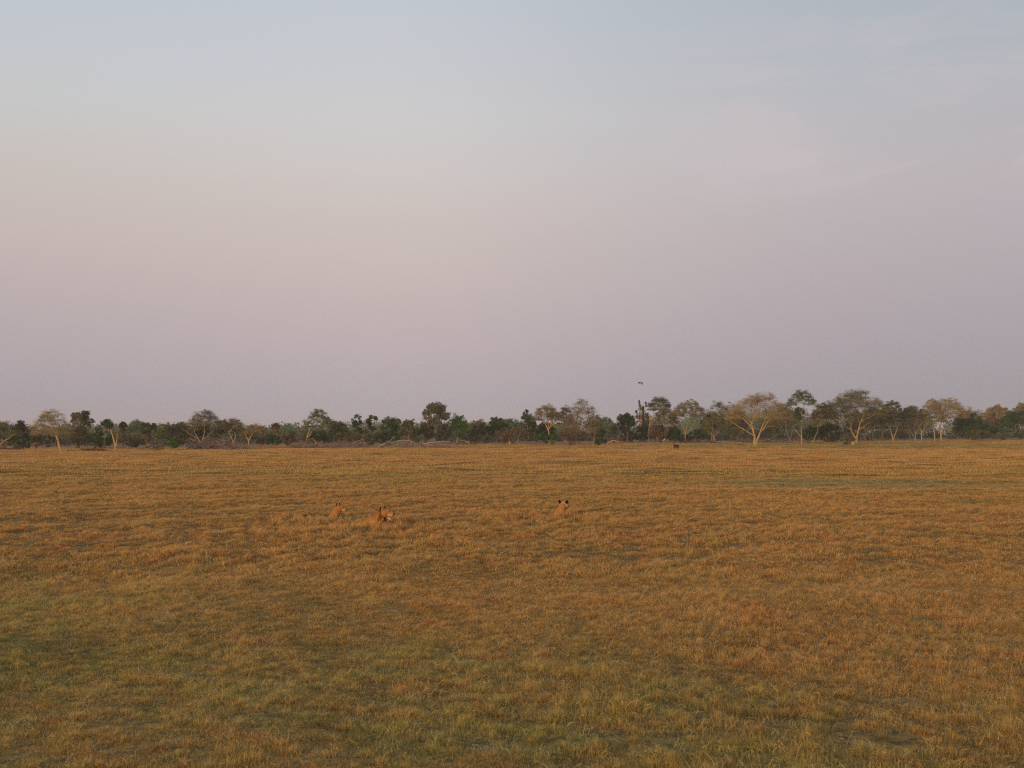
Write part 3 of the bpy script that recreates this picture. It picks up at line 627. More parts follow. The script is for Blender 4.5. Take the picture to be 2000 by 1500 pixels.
fever('massive dark crowned fever tree with looping golden limbs', 1673, 862, 757, 1614, 1732, 812, leaf='olive', wood='gold', tips=420, leaves=17000, twigs=2, rtip=.026, D=350,
      stems=[([(1672,868),(1670,856),(1662,842),(1660,828)],.50,.26),([(1673,868),(1673,855),(1677,838),(1682,824),(1691,806)],.46,.16),([(1661,840),(1652,834),(1645,826),(1636,820)],.22,.08),
             ([(1660,828),(1654,822),(1650,812),(1651,800)],.22,.1),([(1660,832),(1668,812),(1671,796)],.2,.1),([(1680,830),(1672,812),(1664,800)],.18,.08),([(1676,840),(1690,830),(1704,822)],.16,.06),([(1682,824),(1698,816),(1710,806)],.18,.08)])
bush('low grey bush at the foot of the massive dark crowned fever tree', 1656, 869, 850, 1640, 1670, 868, leaf='grey', leaves=3500, twigs=2)
tree('shaded brown tree behind the massive dark crowned fever tree', 1690, 860, 800, 1650, 1716, 852, leaf='grey', D=400, leaves=9000)
fever('small pale fever tree in shade between the massive tree and the forked one', 1703, 856, 796, 1692, 1726, 826, leaf='fever', wood='pink', tips=100, twigs=2, leaves=3000, D=385)
fever('forked fever tree right of the massive dark crowned one', 1744, 861, 778, 1716, 1767, 822, D=372, leaf='olive', wood='yell', tips=220, leaves=8500, twigs=2,
      stems=[([(1744,862),(1743,854),(1739,844),(1737,832)],.48,.16),([(1745,860),(1748,848),(1752,836),(1758,824)],.3,.1),([(1738,840),(1732,826),(1728,816)],.14,.07)])
fever('white barked fever tree with a long left limb', 1788, 861, 789, 1758, 1802, 816, D=378, leaf='olive', wood='dead', tips=150, leaves=5200, twigs=2,
      stems=[([(1788,861),(1783,850),(1774,836),(1765,820)],.2,.08),([(1788,861),(1788,848),(1786,832),(1786,814)],.22,.09),([(1788,850),(1794,836),(1798,826)],.16,.07)])
fever('short forked yellow fever tree left of the golden dome', 1799, 861, 794, 1786, 1820, 830, D=378, leaf='gold', wood='gold', tips=100, leaves=2400, twigs=4,
      stems=[([(1799,862),(1799,852),(1797,838)],.34,.14),([(1800,850),(1805,836),(1807,826)],.18,.08)])
fever('left one of the two straight fever trunks under the golden dome', 1825, 861, 776, 1796, 1848, 822, D=385, leaf='gold', wood='gold', tips=260, leaves=4500, twigs=6,
      stems=[([(1825,861),(1825,846),(1823,830)],.34,.2),([(1823,832),(1815,818),(1810,806)],.16,.08),([(1824,832),(1832,818),(1834,804)],.16,.08)])
fever('right one of the two straight fever trunks, below the top of the golden dome', 1838, 861, 771, 1812, 1888, 816, D=386, leaf='gold', wood='gold', tips=380, leaves=6500, twigs=6,
      stems=[([(1838,861),(1837,848),(1835,834),(1838,822)],.40,.22),([(1838,826),(1848,812),(1858,800)],.18,.08),([(1836,834),(1830,820),(1826,806)],.16,.08),([(1838,822),(1842,808),(1842,796)],.18,.09)])
tree('brown bare tree behind the right flank of the golden dome', 1886, 858, 790, 1862, 1912, 846, leaf='gold', shape='umbrella', wood='brown', D=450, leaves=6000, tips=180, twigs=3)
bush('big dark green bush right of the golden dome', 1896, 858, 804, 1856, 1938, 856, leaf='dark', tips=170, leaves=15000, D=410, lumps=22)
bush('low rounded bush in front of the big dark green bush', 1908, 863, 838, 1882, 1938, 862, leaf='olive', tips=100, leaves=7500)
fever('left one of the far brown fever crowns above the right bushes', 1944, 850, 789, 1920, 1976, 818, leaf='gold', wood='brown', D=520, tips=220, leaves=5200, twigs=3, size=.36)
fever('right one of the far brown fever crowns, near the photo edge', 1998, 850, 784, 1974, 2026, 814, leaf='gold', wood='brown', D=500, tips=220, leaves=5200, twigs=3, size=.36)
tree('grey bare tree between the big dark green bush and the right edge tree', 1942, 856, 812, 1920, 1966, 850, leaf='brown', D=470, leaves=5500, twigs=2)
bush('yellow green bush among the low bushes near the right edge', 1952, 859, 832, 1930, 1978, 858, leaf='bright', tips=90, leaves=6500, D=430)
bush('dark brown low bush in front of the yellow green bush', 1958, 861, 844, 1932, 1984, 860, leaf='grey', tips=80, leaves=5000, D=412)
tree('green tree at the right edge of the photo', 1986, 856, 800, 1950, 2026, 848, leaf='dark', D=440, leaves=12000, lumps=20)
bush('round green bush at the right edge of the photo', 1994, 858, 838, 1976, 2018, 857, leaf='green', tips=80, leaves=5500, D=425)

for i_, (lb, px_, tp, l_, r_, lf, dd) in enumerate([
    ('olive fever crown filling the gap between the wide dark tree and the largest golden one', 1428, 784, 1404, 1452, 'olive', 395), ('brown fever crown behind the forked pinkish fever tree', 1530, 780, 1506, 1558, 'fever', 400),
    ('olive fever crown left of the massive dark crowned fever tree, above the black green bushes', 1612, 782, 1588, 1640, 'olive', 392), ('olive fever crown behind the right shoulder of the massive dark crowned fever tree', 1722, 786, 1698, 1748, 'olive', 398),
    ('grey brown fever crown behind the white barked fever tree', 1776, 792, 1754, 1806, 'fever', 415), ('pale brown fever crown just right of the golden dome, above the big dark green bush', 1888, 800, 1864, 1918, 'gold', 455)]):
    fever(lb, px_, 860, tp, l_, r_, 836, leaf=lf, wood='yell', D=dd, tips=170, leaves=5200, twigs=2)
tree('sparse twiggy tree tangled round the two creeper wrapped snags', 1254, 862, 797, 1236, 1274, 846, leaf='grey', D=377, tips=120, leaves=1500, twigs=5, lumps=14)
# -- palms
def palm(label, px, base, top, crown_w, leaf='olive', skirt='brown', D=None, trunk=.2, lean=0):
    g = np.random.default_rng(px*31); 
    if D is None: D = solve_d(px, base)
    s = D/F; x0 = (px-1000)*s; zb = float(ground_z(x0, D)); o = empty('palm_tree', (x0, D, zb)); tag(o, label, 'palm tree', 'palms in the woodland edge')
    h = (CAMH-(top-HZ)*s)-zb; R_ = crown_w*s/2; hc = h-R_*.75
    pts = [np.array([lean*R_*(t**2), 0, -.1+t*(hc+.1)]) for t in np.linspace(0, 1, 6)]
    V, Q = tubes([[*pts[i], *pts[i+1], trunk*(1.15-.06*i), trunk*(1.1-.06*i)] for i in range(5)], 7)
    t_ = mesh_from('trunk', V, None, Q, [BK['brown']], smooth=True); t_.parent = o
    top_p = pts[-1]
    def fronds(n, e0, e1, L, mat, nm, droop):
        VV = []; TT = []; tn = []
        for i in range(n):
            a = g.uniform(0, 6.283); e = g.uniform(e0, e1); d = np.array([math.cos(a)*math.cos(e), math.sin(a)*math.cos(e), math.sin(e)]); st = L*g.uniform(.35, .5)
            hub = top_p+d*st; sid = np.cross(d, [0, 0, 1.]); sid /= np.linalg.norm(sid); upv = np.cross(sid, d); nb = 11; tone = g.uniform(.2, .9)
            for k in range(nb):   # fan of stiff segments
                b = (k/(nb-1)-.5)*3.4; dd = d*math.cos(b)+sid*math.sin(b)+np.array([0, 0, -droop*abs(math.sin(b))-droop*.3]); ll = L*.62*g.uniform(.8, 1.1)
                w = np.cross(dd, upv); w = w/(np.linalg.norm(w)+1e-6)*L*.055
                i0 = len(VV); VV += [hub-w*.3, hub+dd*ll*.55-w, hub+dd*ll*.55+w, hub+dd*ll-np.array([0, 0, droop*ll*.3])]; TT += [[i0, i0+1, i0+2], [i0+1, i0+3, i0+2]]; tn += [tone]*4
            i0 = len(VV); VV += [top_p, top_p+np.array([0, 0, .06]), hub]; TT += [[i0, i0+1, i0+2]]; tn += [.5]*3
        m = mesh_from(nm, np.array(VV), TT, None, [LF[mat]], tone=tn); m.parent = o; TRIS[0] += len(TT)
    fronds(34, -.25, 1.35, R_, leaf, 'crown', .25)
    fronds(24, -1.35, -.5, R_*.8, skirt, 'dead_fronds', .5)
    return o
palm('left one of the two palms beside the bark-stripped snag, with an orange brown skirt', 241, 878, 824, 24, skirt='rust', D=285)
palm('right one of the two left palms, lower, with a dark skirt', 288, 877, 836, 26, leaf='grey', skirt='brown', D=295)
palm('middle left palm with pale dead fronds beside the blue tinted far tree', 538, 870, 826, 23, skirt='rust', D=330)
palm('short palm with red brown dead fronds under the second tree from the left edge', 72, 878, 850, 26, leaf='olive', skirt='rust', D=270)
palm('palm half hidden in the grey olive tree behind the leaning yellow trunk', 155, 878, 832, 24, leaf='green', skirt='rust', D=285)
palm('pale palm below the far blue green umbrella tree', 1198, 864, 834, 16, leaf='grey', skirt='grey', D=345)
palm('dark drooping palm crown among the stems of the tall slim fever tree', 1561, 868, 795, 30, leaf='dark', skirt='dark', D=352)
palm('small rusty palm at the foot of the V shaped fever trees', 477, 868, 848, 16, leaf='rust', skirt='rust', D=322)

# -- creeper wrapped snags, standing dead trunks
def snag(label, px, base, pl, wood, wrap=None, D=None, r=.2, name='dead_tree', g_=None, wr=.7):
    g = np.random.default_rng(px*17+base); 
    if D is None: D = solve_d(px, base)
    s = D/F; x0 = (px-1000)*s; zb = float(ground_z(x0, D)); o = empty(name, (x0, D, zb)); tag(o, label, 'dead tree', g_ or 'standing dead trees')
    segs = []
    for k, (p, r0, r1) in enumerate(pl):
        P = [np.array([(a-px)*s, 0 if i < 1 else g.normal(0, .12), CAMH-(b-HZ)*s-zb]) for i, (a, b) in enumerate(p)]
        rr_ = np.linspace(r0, r1, len(P))
        for i in range(len(P)-1): segs.append([*P[i], *P[i+1], rr_[i], rr_[i+1]])
    V, Q = tubes(segs, 7); m = mesh_from('trunk', V, None, Q, [BK[wood]], smooth=True); m.parent = o
    if wrap:
        C = []; 
        for (a, b, w) in wrap: C.append([(a-px)*s, 0, CAMH-(b-HZ)*s-zb, w*s*.30])
        C = np.array(C); V2, T2, t2 = leaf_cloud(C[:, :3], C[:, 3], np.full(len(C), .3), 150*len(C), .3, g, 1.9)
        c = mesh_from('creeper', V2, T2, None, [LF['olive']], tone=t2); c.parent = o; TRIS[0] += len(T2)
snag('taller snag with a creeper clump on its tip', 1250, 862, [([(1250,864),(1251,830),(1252,808),(1249,786)],.16,.08),([(1251,812),(1258,798),(1262,788)],.10,.03),([(1251,826),(1244,808),(1240,802)],.09,.03)], 'grey', [(1248.5,784,5),(1249,788,5),(1250,793,7),(1252,798,5),(1261,787,5),(1262,793,4),(1243,804,6)], 372)
snag('shorter snag wrapped in a dark creeper column, right of the taller one', 1257, 862, [([(1257,864),(1257,830),(1256,798)],.17,.10)], 'grey', [(1256,b,6+(b-790)*.05) for b in range(796, 850, 5)]+[(1265,810,6),(1265,817,7),(1266,824,8)], 374)
snag('bark-stripped orange snag with two bare prongs left of the palm', 226, 880, [([(226,881),(226,872),(223,860),(220,849),(217,839)],.24,.08),([(226,872),(229,862),(230,846)],.14,.05),([(226,872),(230,867)],.12,.06)], 'gold')
snag('pale broken trunk sticking up in front of the rounded green tree', 757, 866, [([(757,866),(757.5,850),(758,840)],.22,.2),([(757,848),(755,841)],.1,.05)], 'dead', D=318)
snag('slim pale post-like stump behind the long fallen tree', 826, 868, [([(826,868),(826,858)],.1,.07)], 'dead', D=310, name='tree_stump', g_='stumps')
snag('second slim stump behind the long fallen tree, further right', 892, 868, [([(892,868),(892.5,857)],.13,.08)], 'dead', D=316, name='tree_stump', g_='stumps')
snag('broad brown stump in front of the massive dark crowned fever tree', 1666, 870, [([(1666,871),(1666,864)],.55,.45),([(1664,871),(1662,865)],.2,.1)], 'yell', name='tree_stump', g_='stumps')
snag('reddish post stump at the left end of the splintered fallen trunk', 570, 872, [([(570,873),(571,859)],.2,.14)], 'red', name='tree_stump', g_='stumps')
snag('pale forked stump left of the large brushwood pile', 362, 874, [([(362,875),(361,868)],.13,.09),([(361,875),(364,867)],.1,.05)], 'dead', name='tree_stump', g_='stumps')
snag('orange stump at the right end of the pale leaning log', 917, 867, [([(917,868),(915.5,861)],.2,.12)], 'pink', D=312, name='tree_stump', g_='stumps')
snag('small orange stump at the foot of the rusty brown bush', 995, 868, [([(996,869),(995,862)],.18,.1),([(996,868),(998,864)],.1,.05)], 'orange', name='tree_stump', g_='stumps')
snag('low dark stump just right of the leaning yellow fever tree', 133, 883, [([(133,883),(133,879)],.22,.16)], 'brown', name='tree_stump', g_='stumps')

# -- fallen trees and brushwood
def fallen(label, px, base, l, r, top, wood, tips=90, logs=(), twigw='red', rt=.035, D=None, cat='fallen tree', name='fallen_tree', twk=3):
    g = np.random.default_rng(px*13+3)
    if D is None: D = solve_d(px, base)
    s = D/F; x0 = (px-1000)*s; zb = float(ground_z(x0, D)); o = empty(name, (x0, D, zb)); tag(o, label, cat, 'dead wood lying along the edge of the plain')
    W = lambda a, b, dy=0: np.array([(a-px)*s, dy, CAMH-(b-HZ)*s-zb])
    big = []; ends = []
    for pl, r0, r1 in logs:
        P = [W(a, b, g.normal(0, .5)*(i > 0)) for i, (a, b) in enumerate(pl)]; rr_ = np.linspace(r0, r1, len(P))
        big = []
        for i in range(len(P)-1): big.append([*P[i], *P[i+1], rr_[i]*1.05, rr_[i+1]*1.05])
        V, Q = tubes(big, 6); m = mesh_from('trunk' if not ends else 'limb', V, None, Q, [BK[wood]], smooth=True); m.parent = o
        ends += [P[-1], (P[0]+P[-1])/2]
    if tips:
        h = (base-top)*s; X = g.uniform((l-px)*s, (r-px)*s, tips); Y = g.normal(0, 1.6, tips); u = (X-(l-px)*s)/((r-l)*s)
        Z = np.abs(g.normal(0, .42, tips))*h*np.sin(np.clip(u, .06, .94)*math.pi)**.6+.1; Z = np.minimum(Z, h)
        T = np.stack([X, Y, Z], -1); segs = []
        if not ends: ends = [np.array([g.uniform((l-px)*s, (r-px)*s)*.7, 0, .2]) for _ in range(4)]
        E_ = np.array(ends); kk = np.linalg.norm(T[:, None]-E_[None], axis=2).argmin(1)
        for q in range(len(E_)):
            if (kk == q).any(): segs += grow(E_[q], T[kk == q], rt, g, f0=.4, wob=.12)
        n0 = tips*twk; k = g.integers(0, tips, n0); a = g.uniform(0, 6.283, n0); tip = T[k]+np.stack([np.cos(a)*1.4, np.sin(a)*.8, g.normal(.15, .4, n0)], -1)*g.uniform(.4, 1.1, (n0, 1)); tip[:, 2] = np.maximum(tip[:, 2], .03)
        tw = np.concatenate([T[k], tip, np.full((n0, 1), rt*.6), np.full((n0, 1), rt*.3)], 1)
        V, Q = tubes(np.vstack([segs, tw]), 3); V[:, 2] = np.maximum(V[:, 2], .01)
        m = mesh_from('branches', V, None, Q, [BK[twigw]], smooth=True); m.parent = o; TRIS[0] += len(Q)*2
    return o
fallen('low heap of grey branches at the left edge', 14, 880, -10, 44, 871, 'dead', 60, [([(-4,880),(8,875),(26,872)],.14,.05),([(0,876),(20,874),(38,876)],.1,.04)], 'brown')
fallen('pale fallen trunk slanting up to the right beside the earth mound', 285, 880, 272, 324, 866, 'dead', 40, [([(272,880),(285,879),(300,873),(320,864)],.22,.06),([(284,878),(300,876),(312,870),(322,868)],.14,.05)], 'brown')
fallen('thin dark logs lying at the foot of the bark-stripped snag', 222, 878, 206, 258, 872, 'dead', 30, [([(208,876),(217,875),(226,872)],.13,.07),([(230,870),(244,875),(258,878)],.14,.06)], 'red')
fallen('scattered dark sticks right of the leaning yellow fever tree', 165, 882, 140, 205, 878, 'brown', 50, [([(140,882),(154,881)],.07,.04)], 'brown')
fallen('large reddish brushwood pile under the broad domed fever tree', 420, 879, 368, 484, 857, 'dead', 330, [([(372,856),(381,862),(384,868)],.16,.12),([(406,876),(414,866),(423,860)],.16,.05),([(382,876),(392,872),(400,868)],.14,.08),([(430,878),(450,870),(478,872)],.1,.05),([(456,874),(448,862)],.1,.04),([(474,870),(470,860)],.08,.03)], 'red', twk=5, rt=.045)
fallen('splintered fallen tree with one pale limb below the leaning feathery fever tree', 604, 876, 570, 650, 859, 'dead', 170, [([(622,872),(612,874),(596,874)],.16,.1),([(622,872),(616,862),(610,856)],.14,.05),([(600,870),(585,866),(574,864)],.1,.04),([(624,874),(640,874),(655,871)],.13,.08)], 'red', twk=4)
fallen('dark tangle of dead branches left of the long fallen tree', 680, 875, 646, 718, 862, 'dead', 150, [([(680,874),(694,864),(710,857)],.15,.05),([(684,872),(678,865),(676,859)],.1,.03),([(640,876),(662,872),(680,874)],.15,.1),([(684,868),(700,866),(716,864)],.1,.05)], 'red', twk=3)
fallen('long fallen tree with arching grey limbs and a branch rising on its left', 790, 876, 742, 880, 859, 'dead', 190, [([(744,870),(756,866),(764,860),(769,852)],.22,.07),([(746,872),(764,865),(780,861),(798,860),(816,866)],.22,.1),([(760,868),(780,870),(800,867),(822,869)],.16,.08),
       ([(774,874),(790,871),(806,868)],.14,.06),([(820,870),(838,865),(856,863),(880,863)],.2,.08),([(830,868),(848,870),(868,872)],.13,.06),([(742,874),(740,866)],.12,.06)], 'dead', twk=2, rt=.04)
fallen('pale leaning log propped on an orange stump', 906, 866, 888, 944, 860, 'dead', 40, [([(895,859),(905,861),(916,864)],.13,.17),([(914,866),(930,864),(942,862)],.07,.04)], 'brown', D=314)
fallen('arched bright orange log bare of bark', 1198, 868, 1186, 1212, 859, 'orange', 0, [([(1185,866),(1192,862),(1199,860),(1206,862),(1211,867)],.15,.11)])
fallen('grey fallen branches under the dark bush behind the antelope', 1370, 866, 1322, 1396, 858, 'dead', 90, [([(1350,866),(1364,863),(1382,858)],.13,.06),([(1328,866),(1350,865)],.12,.08)], 'brown')
fallen('grey dead branches in the shade left of the slim fever tree', 1500, 867, 1480, 1540, 852, 'dead', 120, [([(1492,866),(1504,858),(1514,850)],.09,.03),([(1488,864),(1510,861),(1532,863)],.1,.05)], 'grey', D=345)
fallen('dry twigs under the left limbs of the largest golden fever tree', 1446, 866, 1424, 1470, 854, 'dead', 90, [([(1452,866),(1462,860)],.08,.04)], 'grey', D=345)
fallen('thin logs lying right of the massive dark crowned fever tree', 1706, 860, 1680, 1736, 855, 'dead', 40, [([(1682,859),(1704,858),(1728,857)],.13,.07)], 'red')

# -- termite mound
def mound(label, px, base, w, top):
    D = solve_d(px, base); s = D/F; x0 = (px-1000)*s; zb = float(ground_z(x0, D)); h = (base-top)*s; bm = bmesh.new()
    bmesh.ops.create_icosphere(bm, subdivisions=4, radius=1)
    for v in bm.verts:
        n = mn.noise(v.co*1.6)*.22+mn.noise(v.co*4)*.08; t = max(v.co.z, -.1); k = 1+n
        v.co = Vector((v.co.x*w*s/2*k, v.co.y*w*s/2*k, h*t*(1+n)))
    me = bpy.data.meshes.new('termite_mound'); bm.to_mesh(me); bm.free(); me.materials.append(bark('mound_earth', (.26, .13, .07), (.36, .20, .11), 1.5))
    o = bpy.data.objects.new('termite_mound', me); o.location = (x0, D, zb); COL.objects.link(o); tag(o, label, 'earth mound')
mound('low orange brown earth mound behind the pale fallen trunk', 290, 876, 16, 867)

# -- undergrowth and the far woodland read as one mass each
def mass(name, label, rows, leaf, seed, size):
    g = np.random.default_rng(seed); VV = []; TT = []; tt = []; n0 = 0
    for (x, y, z, w, h, m) in rows:
        nb = 7; C = np.stack([x+g.uniform(-.5, .5, nb)*w, y+g.uniform(-.4, .4, nb)*w, z+h*g.uniform(.2, .8, nb)], -1)
        V, T, t = leaf_cloud(C, np.full(nb, max(w*.28, h*.22)), np.clip(g.uniform(.1, .9)+g.normal(0, .15, nb), 0, 1), m, size, g, max(.5, h/w))
        V[:, 2] = np.maximum(V[:, 2], z-.1); VV.append(V); TT.append(T+n0); tt.append(t); n0 += len(V)
    V = np.vstack(VV); T = np.vstack(TT); t = np.concatenate(tt); o = mesh_from(name, V, T, None, [LF[leaf]], tone=t); tag(o, label, name.replace('_', ' '), kind='stuff'); TRIS[0] += len(T); return o
def treeline_y(px): return np.interp(px, [-300, 0, 300, 600, 850, 1000, 1300, 1600, 1850, 2000, 2400], [262, 272, 285, 305, 322, 332, 352, 366, 408, 430, 470])
g = np.random.default_rng(5); rows = {0: [], 1: [], 2: []}
for i in range(640):
    px = g.uniform(-260, 2260); D = treeline_y(px)+g.uniform(22, 80); x = ray_xy(px, D); rows[int(g.integers(0, 3))].append((x, D, float(ground_z(x, D)), g.uniform(2.5, 6), g.uniform(1.2, 4.2), 300))
mass('undergrowth', 'tangled grey brown scrub filling the gaps under the trees', rows[0], 'scrub', 1, .4)
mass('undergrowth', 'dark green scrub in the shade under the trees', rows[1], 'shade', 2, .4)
mass('undergrowth', 'dry brown scrub along the foot of the woodland', rows[2], 'brown', 3, .4)
rows = {0: [], 1: []}
for i in range(360):
    px = g.uniform(-420, 2420); D = treeline_y(px)+g.uniform(90, 330); x = ray_xy(px, D)
    topy = np.interp(px, [0, 560, 590, 700, 1000, 1180, 1250, 1400, 1700, 1850, 2000], [824, 827, 832, 820, 817, 818, 809, 800, 798, 804, 798])+g.uniform(0, 14); h = CAMH-(topy-HZ)*D/F-float(ground_z(x, D))
    rows[i % 2].append((x, D, float(ground_z(x, D)), g.uniform(8, 15), max(h, 3), 700))
mass('distant_woodland', 'far blue green woods closing the view behind the tree row', rows[0], 'hazed_blue', 4, .6)
mass('distant_woodland', 'far grey brown woods closing the view behind the tree row', rows[1], 'hazed_grey', 6, .6)

# ------------------------------------------------------------------ animals: one skin grown round a skeleton of tapered limbs
def vcol_mat(name):
    m, nt, out = new_mat(name); at = nt.nodes.new('ShaderNodeAttribute'); at.attribute_name = 'hide_colour'
    tcn = nt.nodes.new('ShaderNodeTexCoord'); f = noise(nt, tcn.outputs['Object'], 40, 4, .7)
    c = mixc(nt, 1.0, at.outputs['Color'], ramp_node(nt, [(.3, (.8, .8, .8)), (.7, (1.15, 1.15, 1.15))], f).outputs[0], 'MULTIPLY')
    d = nt.nodes.new('ShaderNodeBsdfDiffuse'); nt.links.new(c, d.inputs[0]); nt.links.new(d.outputs[0], out.inputs[0]); return m
HIDE = vcol_mat('hide')
def body(name, prims, voxel, parent, smooth=3):
    """prims: (p0, p1, r0, r1, colour[, side squash]) tapered capsules fused into one continuous mesh, coloured by the nearest one"""
    bm = bmesh.new()
    for pr in prims:
        p0, p1, r0, r1 = Vector(pr[0]), Vector(pr[1]), pr[2], pr[3]; L = (p1-p0).length; n = max(2, int(L/(min(r0, r1)*.35))+1); n = min(n, 26)
        for i in range(n):
            t = i/(n-1); bmesh.ops.create_icosphere(bm, subdivisions=2, radius=r0+(r1-r0)*t, matrix=__import__('mathutils').Matrix.Translation(p0.lerp(p1, t)))
            if L < 1e-4: break
    me = bpy.data.meshes.new(name); bm.to_mesh(me); bm.free(); o = bpy.data.objects.new(name, me); COL.objects.link(o)
    r = o.modifiers.new('r', 'REMESH'); r.mode = 'VOXEL'; r.voxel_size = voxel; r.use_smooth_shade = True
    s = o.modifiers.new('s', 'SMOOTH'); s.iterations = smooth; s.factor = .5
    dg = bpy.context.evaluated_depsgraph_get(); m2 = bpy.data.meshes.new_from_object(o.evaluated_get(dg)); o.modifiers.clear(); o.data = m2; bpy.data.meshes.remove(me)
    n = len(m2.vertices); P = np.zeros(n*3); m2.vertices.foreach_get('co', P); P = P.reshape(-1, 3); best = np.full(n, 1e9); C = np.ones((n, 4))
    for pr in prims:
        a, b = np.array(pr[0], float), np.array(pr[1], float); ab = b-a; t = np.clip(((P-a)@ab)/max(ab@ab, 1e-9), 0, 1); d = np.linalg.norm(P-a-t[:, None]*ab, axis=1)-(pr[2]+(pr[3]-pr[2])*t)
        k = d < best; best[k] = d[k]; C[k, :3] = pr[4]
    a = m2.color_attributes.new('hide_colour', 'FLOAT_COLOR', 'POINT'); a.data.foreach_set('color', C.astype(np.float32).ravel())
    m2.materials.clear(); m2.materials.append(HIDE); m2.name = name; o.parent = parent; TRIS[0] += len(m2.polygons)*2
    for p in m2.polygons: p.use_smooth = True
    return o
TAN = (.38, .170, .060); PALE = (.50, .28, .13); DK = (.045, .025, .018); BLK = (.012, .009, .008); WHT = (.50, .37, .27); MANE = (.15, .065, .025); SHD = (.30, .125, .045)
def lion_head(c, fw, side, up, k=1.0, male=False, mouth=False, TAN=TAN):
    """prims of a head; c centre of the skull, fw/side/up unit vectors"""
    c, fw, side, up = map(Vector, (c, fw, side, up)); P = lambda f, s_, u: tuple(c+(fw*f+side*s_+up*u)*k)
    pr = [(P(-.02, 0, .0), P(.05, 0, .01), .135*k, .12*k, TAN), (P(-.02, -.06, -.01), P(-.02, .06, -.01), .112*k, .112*k, TAN),
          (P(.08, 0, .025), P(.19, 0, -.005), .088*k, .072*k, TAN),                         # bridge of the nose
          (P(.11, -.045, -.04), P(.19, -.03, -.05), .06*k, .052*k, PALE), (P(.11, .045, -.04), P(.19, .03, -.05), .06*k, .052*k, PALE),     # muzzle pads
          (P(.245, -.018, .0), P(.245, .018, .0), .026*k, .026*k, BLK),                     # nose leather
          (P(.02, -.10, -.04), P(.04, -.06, -.08), .062*k, .055*k, TAN), (P(.02, .10, -.04), P(.04, .06, -.08), .062*k, .055*k, TAN)]        # cheeks
    jaw = -.165 if mouth else -.10
    pr += [(P(.0, 0, -.09), P(.15, 0, jaw), .062*k, .036*k, WHT if mouth else PALE)]
    if mouth: pr += [(P(.06, 0, -.075), P(.15, 0, -.115), .034*k, .02*k, (.16, .02, .018))]
    for s_ in (-1, 1):
        pr += [(P(.125, s_*.068, .05), P(.13, s_*.068, .05), .020*k, .018*k, BLK),
               (P(-.06, s_*.11, .075), P(-.07, s_*.135, .115), .055*k, .047*k, TAN), (P(-.10, s_*.122, .095), P(-.11, s_*.14, .125), .048*k, .042*k, BLK)]
    return pr
def lion_body(yaw, flat, hz, neck_c):
    """a lion lying on its belly: rump behind, chest at the origin, front legs stretched forward; yaw turns the body axis"""
    f = Vector((math.sin(yaw), math.cos(yaw), 0)); s_ = Vector((math.cos(yaw), -math.sin(yaw), 0)); U = Vector((0, 0, 1))
    P = lambda a, b, c: tuple(f*a+s_*b+U*c*flat)
    pr = [(P(-.05, 0, hz-.19), P(-.55, 0, hz-.24), .20, .19, TAN), (P(-.55, 0, hz-.24), P(-1.05, 0, hz-.26), .19, .205, TAN), (P(-.05, 0, .15), P(-.9, 0, .15), .13, .13, PALE),
          (P(.02, .12, hz-.20), P(.08, .13, .2), .14, .11, TAN), (P(.02, -.12, hz-.20), P(.08, -.13, .2), .14, .11, TAN),
          (P(-.95, .18, .24), P(-.70, .30, .14), .18, .11, TAN), (P(-.95, -.18, .24), P(-.70, -.30, .14), .18, .11, TAN),
          (P(-.70, .30, .12), P(-.95, .32, .07), .07, .05, PALE), (P(-.70, -.30, .12), P(-.95, -.32, .07), .07, .05, PALE),
          (P(-.95, .32, .06), P(-.72, .34, .05), .05, .06, PALE), (P(-.95, -.32, .06), P(-.72, -.34, .05), .05, .06, PALE),
          (P(.08, .15, .16), P(.22, .16, .08), .085, .06, TAN), (P(.22, .16, .07), P(.62, .15, .06), .058, .048, TAN), (P(.62, .15, .06), P(.72, .15, .055), .062, .06, PALE),
          (P(.08, -.15, .16), P(.22, -.16, .08), .085, .06, TAN), (P(.22, -.16, .07), P(.60, -.14, .06), .058, .048, TAN), (P(.60, -.14, .06), P(.70, -.14, .055), .062, .06, PALE),
          (P(-1.2, 0, .24), P(-1.35, .15, .06), .04, .026, TAN), (P(-1.35, .15, .06), P(-1.2, .5, .04), .026, .02, TAN), (P(-1.2, .5, .04), P(-1.12, .56, .04), .04, .03, DK)]
    pr = [(a, b, r0*(.3+.7*flat), r1*(.3+.7*flat), c) for a, b, r0, r1, c in pr]
    nc = Vector(neck_c); pr += [(P(-.02, 0, hz-.16), tuple(nc*.5+Vector(P(-.02, 0, hz-.16))*.5), .19, .17, TAN), (tuple(nc*.5+Vector(P(-.02, 0, hz-.16))*.5), tuple(nc), .17, .13, TAN)]
    return pr
